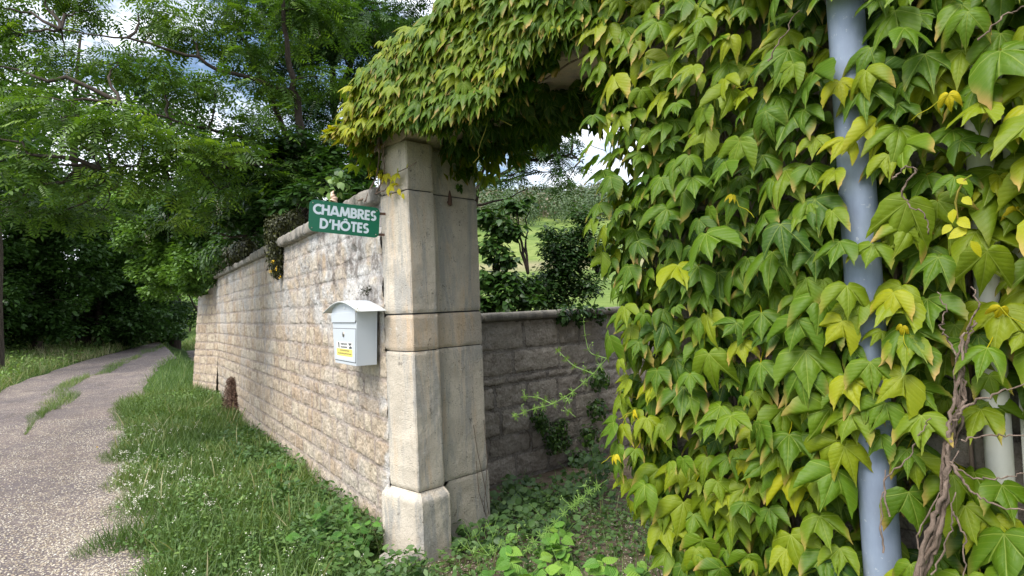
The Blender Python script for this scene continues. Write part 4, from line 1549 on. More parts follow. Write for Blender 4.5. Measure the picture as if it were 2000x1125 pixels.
def sign_line(txt, cap, wline, y0, m, root):
    """bold geometric capitals cut as thin raised letters, one mesh per letter"""
    tot = sum(GLY[c][0] for c in txt)
    sx = wline / (tot * cap)
    x = -wline / 2
    sw = 0.225
    for ch in txt:
        wg, strokes = GLY[ch]
        V, F = [], []
        zo = 0.0032

        def add(poly_):
            nonlocal zo
            b0, n = len(V), len(poly_)
            for z in (zo - 0.0004, zo + 0.0005):
                for p_ in poly_:
                    V.append((x + p_[0] * cap * sx, y0 + p_[1] * cap, z))
            F.append([b0 + n + k for k in range(n)])
            for k in range(n):
                F.append([b0 + k, b0 + (k + 1) % n, b0 + n + (k + 1) % n, b0 + n + k])
            zo += 0.00003
        for st in strokes:
            if st[0] == 'l':
                _, xa, ya, xb, yb = st
                w2 = sw / 2 * (0.75 if ch == 'Ô' else 1)
                if abs(yb - ya) < 1e-6:
                    add([(xa, ya - w2), (xb, ya - w2), (xb, ya + w2), (xa, ya + w2)])
                elif ya > 1.0 or ch == "'":
                    d = unit([xb - xa, yb - ya])
                    nx, ny = -d[1] * w2 * .8, d[0] * w2 * .8
                    add([(xa + nx, ya + ny), (xa - nx, ya - ny), (xb - nx, yb - ny), (xb + nx, yb + ny)])
                else:
                    L_ = math.hypot(xb - xa, yb - ya)
                    hx = w2 * L_ / abs(yb - ya)
                    add([(xa - hx, ya), (xa + hx, ya), (xb + hx, yb), (xb - hx, yb)])
            else:
                _, cx, cy, rx, ry, a0, a1_ = st
                n = 26
                for k in range(n):
                    q = []
                    for a, sg in ((a0 + (a1_ - a0) * k / n, -1), (a0 + (a1_ - a0) * k / n, 1), (a0 + (a1_ - a0) * (k + 1) / n, 1), (a0 + (a1_ - a0) * (k + 1) / n, -1)):
                        c_, s_ = math.cos(R(a)), math.sin(R(a))
                        q.append((cx + (rx + sg * sw / 2) * c_, cy + (ry + sg * sw / 2) * s_))
                    b0 = len(V)
                    for p_ in q:
                        V.append((x + p_[0] * cap * sx, y0 + p_[1] * cap, zo + 0.0005))
                    F.append([b0, b0 + 1, b0 + 2, b0 + 3])
                zo += 0.00003
        py_mesh('letter', xf(V, m), F, M['sign_white'], root)
        x += wg * cap * sx


def build_sign():
    # the board stands out from the wall on two brackets
    sd = unit(np.array([0.86, 0.51, 0]))           # left to right, receding
    Pr = on_plane(741, 437, W0 + WN * 0.035, WN)
    nrm = unit(np.cross(sd, UP))                    # towards the camera
    if np.dot(nrm, CAM - Pr) < 0:
        nrm = -nrm
    Pl = on_plane(603, 422, Pr, nrm)
    wid = abs(np.dot(Pl - Pr, sd))
    top, bot = on_plane(612, 391, Pr, nrm)[2], on_plane(612, 453, Pr, nrm)[2]
    hgt = top - bot
    cen = (Pl + Pr) / 2
    cen[2] = (on_plane(672, 398, Pr, nrm)[2] + on_plane(672, 458, Pr, nrm)[2]) / 2
    sd_t = unit(sd + UP * ((on_plane(725, 405, Pr, nrm)[2] - on_plane(625, 392, Pr, nrm)[2]) / max(1e-3, np.dot(on_plane(725, 405, Pr, nrm) - on_plane(625, 392, Pr, nrm), sd))))
    up_t = unit(np.cross(nrm, sd_t))
    if up_t[2] < 0:
        up_t = -up_t
    zax = np.cross(sd_t, up_t)
    print('sign', wid, hgt, cen, 'tilt', sd_t)
    root = thing('guesthouse_sign', cen, 'green CHAMBRES D\'HOTES sign board standing out from the wall above the mailbox', 'sign')
    m = basis(cen, sd_t, up_t, zax)
    V, F = prism(rounded_rect(wid, hgt, 0.032), 0.003)
    py_mesh('panel', xf(V, m), F, M['sign_green'], root, bevel=0.0006)
    cap = hgt * 0.325
    for txt, y0_, wline in (('CHAMBRES', hgt * 0.055, wid * 0.905), ("D'HÔTES", -hgt * 0.385, wid * 0.70)):
        sign_line(txt, cap, wline, y0_, m, root)
    for sx_, sy_ in ((-1, -1), (1, -1), (1, 1), (-1, 1)):
        b = Bag()
        c_ = m @ Vector((sx_ * (wid / 2 - 0.02), sy_ * (hgt / 2 - 0.02), 0.003))
        c_ = np.array(c_)
        b.tube([c_, c_ + zax * 0.002, c_ + zax * 0.003], [0.004, 0.004, 0.002], 10)
        b.build('screw', M['steel'], root)
    for sy_ in (-0.38, 0.32):
        c_ = np.array(m @ Vector((wid / 2, sy_ * hgt, -0.008)))
        V, F = prism([(-0.05, -0.008), (0.04, -0.008), (0.04, 0.008), (-0.05, 0.008)], 0.006)
        py_mesh('bracket', xf(V, basis(c_, sd, UP, np.cross(sd, UP))), F, M['rust'], root)
    # shell-like ornament stuck behind the top edge
    p = on_plane(651, 385, cen - zax * 0.03, zax)
    b = Bag()
    Q, rad = [], []
    for k in range(14):
        t = k / 13
        Q.append(p + UP * (-0.03 + 0.07 * t) + sd * 0.006 * math.sin(7 * t))
        rad.append(0.021 * (1 - t) ** 0.7 * (1 + 0.25 * math.sin(26 * t)) + 0.002)
    b.tube(Q, rad, 14)
    o = b.build('snail_shell', M['shell'])
    tag(o, 'pink and cream pointed shell ornament peeping over the top of the green sign', 'ornament')
    return cen


SIGN_C = build_sign()


# ------------------------------------------------------------------ mailbox
def build_mailbox():
    off = 0.025
    # wall-side right edge of the box
    s0, zt = wall_px(737, 600, off)
    _, zb = wall_px(741, 708, off)
    # depth of the box: front right edge seen at x=698
    nr = on_plane(698, 660, W0 + WD * s0, WD)
    dep = np.dot(nr - W0, WN) - off
    pfl = on_plane(650, 660, W0 + WN * (off + dep), WN)
    wd = np.dot(pfl - W0, WD) - s0
    _, zt = (0, on_plane(698, 606, W0 + WN * (off + dep), WN)[2])
    zb = on_plane(698, 716, W0 + WN * (off + dep), WN)[2]
    print('mailbox dep', dep, 'wd', wd, 'z', zb, zt)
    h = zt - zb
    cx = s0 + wd / 2
    org = W0 + WD * cx + WN * off + UP * zb
    root = thing('mailbox', org, 'white metal mailbox with arched roof fixed to the stone wall below the green sign', 'mailbox')
    # local: x = along -WD (viewer's right), y = up, z = out (WN)
    X_, Z_ = -WD, WN
    m = basis(org, X_, UP, Z_)
    wb, wt = wd * 0.84, wd
    D = dep
    # body: tapered
    V = []
    for zz, dz in ((0, 0), (D, 0)):
        V += [(-wb / 2, 0, zz), (wb / 2, 0, zz), (wt / 2, h, zz), (-wt / 2, h, zz)]
    # arch gable on top of body
    na = 10
    arch = []
    for k in range(1, na):
        a = math.pi * k / na
        arch.append((math.cos(a) * wt / 2, h + math.sin(a) * h * 0.19))
    front = [(-wb / 2, 0), (wb / 2, 0), (wt / 2, h)] + arch + [(-wt / 2, h)]
    V, F = prism(front, D)
    py_mesh('body', xf(V, m), F, M['box_white'], root, bevel=0.002)
    # roof: an arched sheet that flares past the sides and the front
    prof = []
    nR = 22
    for k in range(nR + 1):
        t = -1 + 2 * k / nR
        x = t * wt * 0.74
        y = h * (0.235 * math.cos(t * math.pi / 2 * 0.98) + 0.0) - 0.012 + (0.012 * abs(t) ** 4)
        prof.append((x, h + y - 0.010))
    th = 0.0035
    V, F = [], []
    z0, z1 = -0.012, D + 0.028
    nz = 10
    for lay in (0, 1):
        for j in range(nz + 1):
            zz = z0 + (z1 - z0) * j / nz
            for k, (x, y) in enumerate(prof):
                sc = 0.0022 * math.sin(k * 2.1) if j == nz else 0
                V.append((x, y - lay * th, zz + sc))
    n1 = nR + 1
    L2 = (nz + 1) * n1
    for j in range(nz):
        for k in range(nR):
            a = j * n1 + k
            F.append([a, a + 1, a + n1 + 1, a + n1][::-1])
            F.append([a + L2, a + 1 + L2, a + n1 + 1 + L2, a + n1 + L2])
    for k in range(nR):
        F.append([k, k + 1, k + 1 + L2, k + L2])
        a = nz * n1 + k
        F.append([a, a + L2, a + 1 + L2, a + 1])
    for j in range(nz):
        a = j * n1
        F.append([a, a + n1, a + n1 + L2, a + L2])
        a = j * n1 + nR
        F.append([a, a + L2, a + n1 + L2, a + n1])
    py_mesh('roof', xf(V, m), F, M['box_roof'], root, smooth=True).data.set_sharp_from_angle(angle=R(40))
    # rolled rim at the roof's front
    b = Bag()
    b.tube([np.array(m @ Vector((x, y - 0.001, z1))) for x, y in prof], 0.0042, 8)
    b.build('roof_rim', M['box_roof'], root)

    def plate(name, x0, x1, y0, y1, z, t, mat, parent=root, bev=0.001, cut=0.0):
        pts = [(x0, y0), (x1, y0), (x1, y1), (x0, y1)]
        if cut:
            pts = [(x0, y0), (x1 - cut, y0), (x1, y0 + cut), (x1, y1), (x0, y1)]
        V, F = prism(pts, t)
        return py_mesh(name, xf([(x, y, zz + z) for x, y, zz in V], m), F, mat, parent, bevel=bev)
    wl = lambda y: (wb + (wt - wb) * y / h) / 2
    # gaps (dark lines) behind proud panels
    yd1, yd0 = h * 0.675, h * 0.055
    V, F = prism([(-wl(yd0) + .004, yd0), (wl(yd0) - .004, yd0), (wl(yd1) - .004, yd1), (-wl(yd1) + .004, yd1)], 0.001)
    py_mesh('door_gap', xf([(x, y, z + D + 0.0005) for x, y, z in V], m), F, M['dark_gap'], root)
    V, F = prism([(-wl(yd0) + .007, yd0 + .004), (wl(yd0) - .007, yd0 + .004), (wl(yd1) - .007, yd1 - .004), (-wl(yd1) + .007, yd1 - .004)], 0.004)
    door = py_mesh('door', xf([(x, y, z + D + 0.0005) for x, y, z in V], m), F, M['box_white'], root, bevel=0.001)
    plate('slot_shadow', -wl(h) + .008, wl(h) - .010, h * 0.775, h * 0.955, D + 0.0004, 0.0012, M['dark_gap'], cut=0.012)
    plate('flap', -wl(h) + .006, wl(h) - .008, h * 0.785, h * 0.965, D + 0.002, 0.006, M['box_white'], cut=0.014)
    b = Bag()
    lc_ = np.array(m @ Vector((0.0, h * 0.56, D + 0.004)))
    b.tube([lc_, lc_ + WN * 0.005, lc_ + WN * 0.006], [0.017, 0.017, 0.012], 18)
    lk = b.build('lock', M['steel'], door)
    V, F = prism([(-0.0012, -0.005), (0.0012, -0.005), (0.0012, 0.005), (-0.0012, 0.005)], 0.001)
    py_mesh('keyhole', xf([(x, y + h * .56, z + D + 0.0105) for x, y, z in V], m), F, M['dark_gap'], door)
    # name plate in the gable
    plate('name_plate', -0.002, 0.052, h * 1.025, h * 1.085, D + 0.0006, 0.0015, M['plate_blue'], bev=0)
    plate('name_strip', 0.004, 0.047, h * 1.037, h * 1.073, D + 0.0024, 0.0008, M['sticker_white'], bev=0)
    # sticker, white above and yellow below
    q = wb * 0.58
    y1, y0 = h * 0.42, h * 0.10
    plate('sticker', -q * .62, q * .66, y0, y1, D + 0.0047, 0.0004, M['sticker_white'], door, bev=0)
    plate('sticker_band', -q * .62, q * .66, y0 + (y1 - y0) * .17, y0 + (y1 - y0) * .60, D + 0.0053, 0.0004, M['sticker_yellow'], door, bev=0)
    # print too small to read in the photograph: rows of tiny letter-like strokes, a bar and two dark emblems
    rs = np.random.default_rng(17)

    def ink(polys, name, mat=M['ink'], z=0.0061):
        V, F = [], []
        for p_ in polys:
            b0 = len(V)
            V += [(x, y, D + z) for x, y in p_] + [(x, y, D + z - 0.0005) for x, y in p_]
            n_ = len(p_)
            F.append([b0 + k for k in range(n_)])
            F += [[b0 + k, b0 + n_ + k, b0 + n_ + (k + 1) % n_, b0 + (k + 1) % n_] for k in range(n_)]
        py_mesh(name, xf(V, m), F, mat, door)

    def row(x0, x1, yc, hh):
        out, x = [], x0
        while x < x1:
            w_ = hh * rs.uniform(0.16, 0.26)
            k = rs.integers(0, 4)
            out.append([(x, yc - hh / 2), (x + w_, yc - hh / 2), (x + w_, yc + hh / 2), (x, yc + hh / 2)])
            if k:
                yy = yc + hh * (-0.42, 0.0, 0.30)[k - 1]
                out.append([(x + w_, yy - hh * .09), (x + w_ + hh * .30, yy - hh * .09), (x + w_ + hh * .30, yy + hh * .09), (x + w_, yy + hh * .09)])
            x += hh * rs.uniform(0.55, 0.78)
        return out
    Hs = y1 - y0
    sx0, sx1 = -q * .62, q * .66
    Wq = sx1 - sx0
    at_ = lambda fx, fy: (sx0 + Wq * fx, y0 + Hs * fy)
    ink(row(at_(.28, 0)[0], at_(.70, 0)[0], y0 + Hs * .88, Hs * .12), 'sticker_print')
    ink(row(at_(.28, 0)[0], at_(.70, 0)[0], y0 + Hs * .70, Hs * .10), 'sticker_print')
    ink(row(at_(.22, 0)[0], at_(.82, 0)[0], y0 + Hs * .50, Hs * .09), 'sticker_print')
    ink(row(at_(.08, 0)[0], at_(.95, 0)[0], y0 + Hs * .32, Hs * .09), 'sticker_print')
    ink([[at_(.13, .64), at_(.19, .64), at_(.19, .96), at_(.10, .96)]], 'sticker_print')
    ink([[at_(.86, .80), at_(.98, .92), at_(.95, .97), at_(.88, .94), at_(.80, .97), at_(.78, .90)]], 'sticker_print')
    ink([[at_(.80, .64), at_(.97, .64), at_(.98, .74), at_(.90, .79), at_(.83, .74)]], 'sticker_print')
    py_ = []
    xx = 0.008
    while xx < 0.042:
        py_.append([(xx, h * 1.046), (xx + .0022, h * 1.046), (xx + .0022, h * 1.064), (xx, h * 1.064)])
        xx += 0.0048
    ink(py_, 'name_print', M['plate_blue'], 0.0038)
    # corner tuft of dry leaf on the roof edge
    return org


build_mailbox()


# ------------------------------------------------------------------ trees
def clump_leaves(bag, tmpls, centers, radii, counts, size, tintf, r, flat=0.75, up=0.9):
    for c_, rd, ct in zip(centers, radii, counts):
        ct = int(ct)
        if ct <= 0:
            continue
        d = r.normal(0, 1, (ct, 3))
        d /= np.linalg.norm(d, axis=1, keepdims=True)
        rad = rd * r.uniform(0, 1, ct) ** 0.45
        P = c_ + d * rad[:, None] * np.array([1, 1, flat])
        Nn = UP[None] * up + d * 0.35 + r.normal(0, 0.35, (ct, 3))
        Tt = d * np.array([1, 1, 0.3]) + r.normal(0, 0.5, (ct, 3)) - UP[None] * 0.25
        sz = size * np.clip(r.normal(1, 0.22, ct), 0.5, 1.5)
        tn = np.clip(tintf(P, r) + r.normal(0, 0.13, ct), 0, 1)
        idx = r.integers(0, len(tmpls), ct)
        for k in range(len(tmpls)):
            s_ = idx == k
            if s_.any():
                bag.scatter(tmpls[k], P[s_], Nn[s_], Tt[s_], sz[s_], tn[s_])


def build_tree(name, label, cat, base, stems, clumps, tmpls, size, leafmat, seed, density, tint0=0.4, group=None, trunk_r=0.10, tvar=0.6, twigs=True, blossoms=0, flat=0.75, nsub=5, subr=0.45):
    """stems: polylines from the ground; clumps: (x, y, z, radius)"""
    r = np.random.default_rng(seed)
    root = thing(name, base, label, cat, group)
    wood = Bag()
    nodes = []
    for k, st in enumerate(stems):
        st = np.array(st, float)
        n = len(st)
        t = np.linspace(0, n - 1, n * 5)
        Q = np.column_stack([np.interp(t, np.arange(n), st[:, j]) for j in range(3)])
        for _ in range(2):
            Q[1:-1] = (Q[:-2] + Q[1:-1] * 2 + Q[2:]) / 4
        Q += r.normal(0, 0.012, Q.shape)
        r0 = trunk_r * (1 if k == 0 else 0.6 if k == 1 else 0.3)
        rad = np.linspace(r0, r0 * 0.18, len(Q))
        rad[:2] *= 1.25
        wood.tube(Q, rad, 9)
        nodes.append(Q)
    allN = np.vstack(nodes)
    bag = Bag()
    blo = Bag()
    centers, radii, counts = [], [], []
    for (x, y, z, rd) in clumps:
        c_ = np.array([x, y, z])
        # nearest wood node lower than the clump
        dd = np.linalg.norm(allN - c_, axis=1) + np.where(allN[:, 2] > z, 1.0, 0)
        p0 = allN[np.argmin(dd)]
        if twigs:
            L_ = np.linalg.norm(c_ - p0)
            if L_ > 0.15:
                Q = wobble(p0, c_, 9, 0.10, int(r.integers(1e6)), -0.04)
                wood.tube(Q, np.linspace(min(0.035, 0.012 + L_ * 0.008), 0.004, 9), 6)
        for j in range(nsub):
            d = r.normal(0, 1, 3)
            d /= np.linalg.norm(d)
            cc = c_ + d * rd * r.uniform(0.3, 0.85) * np.array([1, 1, 0.7])
            centers.append(cc)
            rr_ = rd * subr * r.uniform(0.7, 1.2)
            radii.append(rr_)
            counts.append(density * rr_ ** 2 * r.uniform(0.7, 1.3))
            if twigs and j < 5:
                wood.tube(wobble(c_, cc, 5, 0.12, int(r.integers(1e6))), np.linspace(0.006, 0.002, 5), 4)
    off = r.uniform(0, 50)

    def tf(P, r_):
        return tint0 + (fbm(P[:, 0] * 0.9 + off, P[:, 1] * 0.9, P[:, 2] * 0.9, 3) - 0.5) * tvar
    clump_leaves(bag, tmpls, centers, radii, counts, size, tf, r, flat)
    bag.build('crown', leafmat, root)
    wood.build('trunk', M['bark'], root)
    if blossoms:
        for c_ in [centers[i] for i in r.choice(len(centers), min(blossoms, len(centers)), replace=False)]:
            p = c_ + r.normal(0, 0.12, 3)
            m_ = 26
            P = p + r.normal(0, 0.018, (m_, 3)) - UP[None] * (r.uniform(0, 0.13, m_))[:, None]
            blo.scatter(QL, P, r.normal(0, 1, (m_, 3)), r.normal(0, 1, (m_, 3)), r.uniform(0.012, 0.022, m_), 0.5)
        blo.build('blossom', M['blossom'], root)
    return root


def gnd(x, y):
    return float(ground_z(x, y))


def px_clumps(lst):
    out = []
    for px_, py_, dep_, rpx in lst:
        p = at_depth(px_, py_, dep_)
        out.append((p[0], p[1], p[2], rpx * dep_ / FPX))
    return out


# main locust behind the wall: several stems, boughs reaching over the lane
def pd(px_, py_, dd):
    return at_depth(px_, py_, dd)


b_ = pd(600, 380, 8.2)
bx, by = b_[0], b_[1]
stems = [[(bx, by, 0), (bx, by, 1.6), pd(600, 385, 8.2), pd(596, 300, 8.1), pd(578, 200, 8.0), pd(560, 90, 7.8), pd(545, -60, 7.6)],
         [(bx - .2, by + .1, 0), (bx - 0.2, by + .1, 1.7), pd(585, 330, 8.3), pd(545, 230, 8.3), pd(500, 130, 8.2), pd(450, 20, 8.0), pd(430, -60, 8)],
         [pd(598, 330, 8.2), pd(480, 270, 7.4), pd(350, 240, 6.8), pd(230, 200, 6.4)],
         [pd(592, 270, 8.1), pd(470, 330, 7.2), pd(330, 320, 6.6), pd(200, 330, 6.2)],
         [pd(575, 180, 8), pd(420, 130, 7.4), pd(280, 80, 7.0), pd(120, 60, 6.8)]]
cl = []
rr = np.random.default_rng(5)
for (x, y, dd, rp_) in [(430, 300, 6.8, 75), (350, 290, 6.5, 70), (280, 270, 6.3, 75), (200, 260, 6.2, 70), (120, 230, 6.2, 75), (50, 190, 6.3, 70), (330, 350, 6.5, 60), (240, 340, 6.3, 60), (150, 350, 6.2, 65), (60, 310, 6.2, 70),
                        (420, 180, 7.0, 80), (320, 150, 7.0, 70), (230, 120, 7.0, 80), (130, 110, 7.0, 70), (40, 70, 7.0, 80), (380, 60, 7.6, 80), (290, 20, 7.6, 80), (180, 20, 7.5, 70), (80, -10, 7.4, 80), (480, 60, 7.8, 90),
                        (560, 60, 8.0, 90), (640, 40, 8.2, 90), (510, 160, 7.8, 70), (620, 150, 8.0, 60), (500, 250, 7.4, 70), (560, 320, 7.4, 50), (430, 370, 6.9, 55), (-60, 120, 6.6, 90), (-60, 260, 6.3, 90), (-40, 0, 7, 90),
                        (640, 280, 7.8, 45), (520, 350, 7.2, 45), (400, 420, 7.2, 40), (330, 430, 7.2, 45), (200, 410, 7, 50), (110, 420, 6.8, 55), (20, 400, 6.6, 60)]:
    cl += px_clumps([(x, y, dd, rp_)])
build_tree('locust_tree', 'tall locust tree with feathery leaves and cream blossom behind the roadside wall', 'tree', (bx, by, 0), stems, cl, PN, 0.21, M['locust'], 31, 430, 0.60, trunk_r=0.10, blossoms=26, nsub=6, subr=0.5)

# second, darker locust farther back right
b2 = pd(660, 330, 10.5)
stems = [[(b2[0], b2[1], 0), (b2[0], b2[1], 2.0), pd(655, 260, 10.5), pd(648, 120, 10.4), pd(640, -40, 10.2)], [pd(652, 200, 10.5), pd(690, 120, 10.4), pd(700, 10, 10.4), pd(705, -60, 10.4)]]
cl = px_clumps([(600, 220, 10, 75), (680, 180, 10.3, 75), (700, 80, 10.3, 80), (620, 110, 10.2, 80), (560, 180, 10, 70), (660, 0, 10.2, 90), (760, 20, 10.5, 80), (690, 270, 10, 60), (520, 110, 10, 70), (540, -10, 10, 90), (640, 330, 9.8, 60), (560, 280, 9.8, 70), (740, 60, 10, 80), (720, 140, 10, 60), (600, 40, 9.6, 90), (650, 80, 9.5, 70), (800, -20, 10, 60)])
build_tree('locust_tree', 'darker slim locust tree farther back, between the tall locust and the gate lintel', 'tree', (b2[0], b2[1], 0), stems, cl, PN, 0.22, M['dark_leaf'], 32, 480, 0.5, trunk_r=0.11, nsub=6, subr=0.5)

# dark understorey shrubs behind the wall
k = 0
for (x, y, dd, lab, cls) in [
        (545, 420, 7.4, 'dark twiggy shrub just behind the wall, left of the green sign', [(600, 340, 7.6, 55), (540, 380, 7.4, 60), (480, 420, 7.6, 60), (560, 300, 7.8, 60), (660, 350, 7.4, 45), (500, 340, 7.9, 60), (640, 300, 7.8, 50), (520, 400, 7.2, 40), (690, 350, 7.0, 42), (725, 320, 7.2, 45), (700, 270, 8, 50), (745, 270, 8, 45), (670, 390, 6.6, 26), (715, 375, 6.8, 30), (560, 395, 6.9, 34), (600, 375, 6.3, 34), (520, 425, 7.7, 34), (640, 350, 6.0, 34)]),
        (440, 450, 11.8, 'dark shrub rising behind the middle of the roadside wall', [(440, 400, 11.5, 70), (420, 455, 11.5, 55), (470, 450, 11, 50), (380, 390, 12, 70), (430, 330, 11.5, 70), (350, 430, 12.5, 60), (490, 380, 10.8, 60), (520, 440, 10, 50), (400, 350, 12, 60), (460, 300, 11.5, 60), (560, 400, 9.5, 50), (500, 435, 8.4, 32), (470, 455, 9.2, 32), (440, 475, 10.2, 32), (470, 466, 8.9, 24), (510, 443, 7.6, 22), (450, 478, 9.7, 24), (430, 490, 10.6, 26)])]:
    p = pd(x, y, dd)
    build_tree('shrub', lab, 'shrub', (p[0], p[1], 0.3), [[(p[0], p[1], 0.2), (p[0], p[1], 1.6), (p[0] + .1, p[1], 2.6)], [(p[0] - .1, p[1] + .2, 0.2), (p[0] - .25, p[1] + .5, 1.9), (p[0] - .45, p[1] + .9, 3.0)], [(p[0] + .1, p[1] + .2, 0.2), (p[0] + .3, p[1] + .3, 1.9), (p[0] + .6, p[1] + .4, 2.8)]],
               px_clumps(cls), [QL], 0.085, M['dark_leaf'], 50 + k, 3800, 0.35, trunk_r=0.03, nsub=8, subr=0.55)
    k += 1

# ivy bush spilling over the far end of the wall
p = pd(395, 500, 15)
build_tree('ivy_bush', 'bright glossy ivy bush spilling over the far end of the roadside wall', 'bush', (p[0], p[1], 0.3), [[(p[0], p[1], 0.2), (p[0], p[1], 1.5), (p[0], p[1], 2.6)]],
           px_clumps([(290, 440, 12.2, 45), (330, 470, 13, 50), (300, 500, 13, 45), (350, 520, 12.8, 45), (380, 500, 12.4, 45), (335, 550, 13.4, 42), (360, 545, 13, 38), (410, 500, 12.2, 35), (400, 520, 12.0, 26), (270, 400, 13, 50), (340, 410, 13, 60), (400, 450, 12.5, 45), (440, 470, 11.6, 30), (315, 570, 14, 32), (280, 470, 13, 50), (250, 430, 13, 40), (375, 470, 12.5, 50), (400, 400, 12.5, 60), (385, 515, 11.3, 34), (402, 535, 11.2, 22), (365, 548, 11.6, 36), (378, 568, 11.6, 20), (425, 500, 10.8, 22), (355, 520, 12, 46), (300, 540, 13, 46)]),
           [QL], 0.085, M['hedge_leaf'], 60, 2600, 0.78, trunk_r=0.04, nsub=8, subr=0.55)

# hedge trees along the left of the lane
hed = [(-60, 610, 19, 'round dark hedge tree at the far left of the lane'), (70, 610, 21, 'hornbeam with layered dark leaves, second in the row left of the lane'), (190, 620, 24, 'dark hedge tree standing where the lane starts to bend'), (270, 620, 28, 'dark hedge tree nearest the far end of the wall, over the lane bend'), (370, 600, 44, 'pale distant bush glimpsed past the far end of the wall')]
for k, (x, y, dd, lab) in enumerate(hed):
    p = pd(x, y, dd)
    gz = gnd(p[0], p[1])
    if k < 4:
        cls = []
        for j in range(46):
            cls.append((x + rr.normal(0, 62), rr.uniform(370, 628), dd + rr.uniform(-1.3, 1.8), rr.uniform(38, 58)))
        for j in range(24):
            cls.append((x + rr.uniform(-85, 85), rr.uniform(590, 655) , dd + rr.uniform(-1.0, 1.0), rr.uniform(26, 40)))
        if k == 0:
            cls += [(x + 80, 330, dd, 70), (x, 300, dd + 2, 90)]
        dens, tn, szz = 620, 0.34, 0.15
        st = [[(p[0], p[1], gz - .1), (p[0] + .1, p[1], gz + 1.5), (p[0], p[1], gz + 3.4), (p[0] - .2, p[1], gz + 5)]]
        build_tree('hedge_tree', lab, 'tree', (p[0], p[1], gz), st, px_clumps(cls), [QL], szz, M['hedge_leaf'], 70 + k, dens, tn, group='dark trees along the left of the lane', trunk_r=0.16, nsub=6, subr=0.55, twigs=True)
    else:
        cls = [(x + rr.normal(0, 25), rr.uniform(560, 628), dd + rr.uniform(-3, 3), rr.uniform(22, 32)) for j in range(20)]
        build_tree('lane_bush', lab, 'bush', (p[0], p[1], gz), [[(p[0], p[1], gz - .1), (p[0], p[1], gz + 2)]], px_clumps(cls), [QL], 0.2, M['weed_leaf'], 70 + k, 200, 0.75, trunk_r=0.08, nsub=5, twigs=False)

# taller trees behind the hedge that close the view
tall = [(-20, 16, 'tall loose-crowned tree at the far left edge, beyond the lane'), (160, 24, 'tall tree with pale gaps in its crown, beyond the middle of the lane'), (340, 30, 'tall far tree above the bend of the lane')]
for k, (x, dd, lab) in enumerate(tall):
    p = pd(x, 600, dd)
    gz = gnd(p[0], p[1])
    cls = []
    for j in range(24):
        cls.append((x + rr.normal(0, 105), rr.uniform(130, 430), dd + rr.uniform(-2, 3), rr.uniform(45, 75)))
    st = [[(p[0], p[1], gz - .1), (p[0] + .2, p[1], gz + 4), (p[0] - .3, p[1], gz + 8), (p[0] + .2, p[1], gz + 12)]]
    build_tree('tall_tree', lab, 'tree', (p[0], p[1], gz), st, px_clumps(cls), [QL], 0.20, M['hedge_leaf'], 90 + k, 95 if k else 120, 0.30, group='tall trees beyond the lane', trunk_r=0.22, nsub=6, subr=0.6)

# shrubs seen through the gate
gs = [(965, 7.3, 'broad-leaved shrub with dark heart-shaped leaves beside the pillar, behind the garden wall', [(955, 420, 7.3, 24), (975, 440, 7.3, 26), (960, 480, 7.2, 28), (980, 510, 7.2, 26), (955, 545, 7.2, 32), (985, 580, 7.1, 34), (950, 590, 7.1, 34), (1010, 405, 7.4, 16), (1030, 590, 7.2, 28), (1005, 450, 7.3, 20), (1000, 400, 7.4, 20), (1000, 545, 7.2, 24), (1030, 560, 7.3, 20), (1035, 390, 7.5, 12)], 0.085, 1500, OL, 'dark_leaf', 0.6),
      (1105, 8.0, 'small-leaved dark bush behind the garden wall next to the creeper edge', [(1100, 490, 8.0, 38), (1090, 540, 8.0, 44), (1130, 560, 8.0, 40), (1070, 585, 8.0, 36), (1130, 460, 8.0, 34), (1120, 510, 8, 40), (1150, 500, 8, 40), (1075, 460, 8.1, 26), (1140, 420, 8, 26), (1045, 560, 8, 24)], 0.05, 3800, QL, 'dark_leaf', 0.4)]
for k, (x, dd, lab, cls, szz, dens, tm, mt, tn) in enumerate(gs):
    p = pd(x, 600, dd)
    gz = gnd(p[0], p[1])
    build_tree('garden_shrub', lab, 'shrub', (p[0], p[1], gz), [[(p[0], p[1], gz - .1), (p[0], p[1], gz + 1.0), (p[0] + .05, p[1], gz + 1.9)], [(p[0] + .1, p[1], gz), (p[0] + .3, p[1], gz + 1.2), (p[0] + .4, p[1], gz + 1.9)]], px_clumps(cls), [tm], szz, M[mt], 110 + k, dens, tn, trunk_r=0.02, nsub=9, subr=0.85)
p = pd(900, 560, 9.5)
build_tree('garden_tree', 'garden tree whose boughs hang into the top of the gate opening', 'tree', (p[0], p[1], 0), [[(p[0], p[1], 0), (p[0], p[1], 2), pd(940, 330, 9.3), pd(1000, 250, 9.0), pd(1080, 200, 8.8)], [pd(920, 380, 9.3), pd(1010, 320, 9.0), pd(1110, 300, 8.8), pd(1140, 315, 8.7)]],
           px_clumps([(950, 300, 9.2, 40), (985, 290, 9, 40), (960, 350, 9.1, 34), (1020, 270, 9, 36), (1060, 250, 8.9, 34), (1010, 325, 9, 26), (1060, 300, 8.9, 24), (1105, 285, 8.8, 26), (1100, 330, 8.8, 20), (1130, 330, 8.8, 22), (1000, 220, 9, 50), (1075, 335, 8.8, 20), (1130, 225, 8.8, 24), (1045, 300, 8.8, 34), (1080, 275, 8.8, 36), (1015, 350, 8.9, 22), (1120, 260, 8.6, 26), (1060, 370, 8.8, 16), (1110, 350, 8.7, 18), (1030, 230, 9, 40), (1090, 310, 8.8, 26), (940, 250, 9, 50)]),
           PN, 0.17, M['dark_leaf'], 120, 1100, 0.6, trunk_r=0.06, nsub=5)

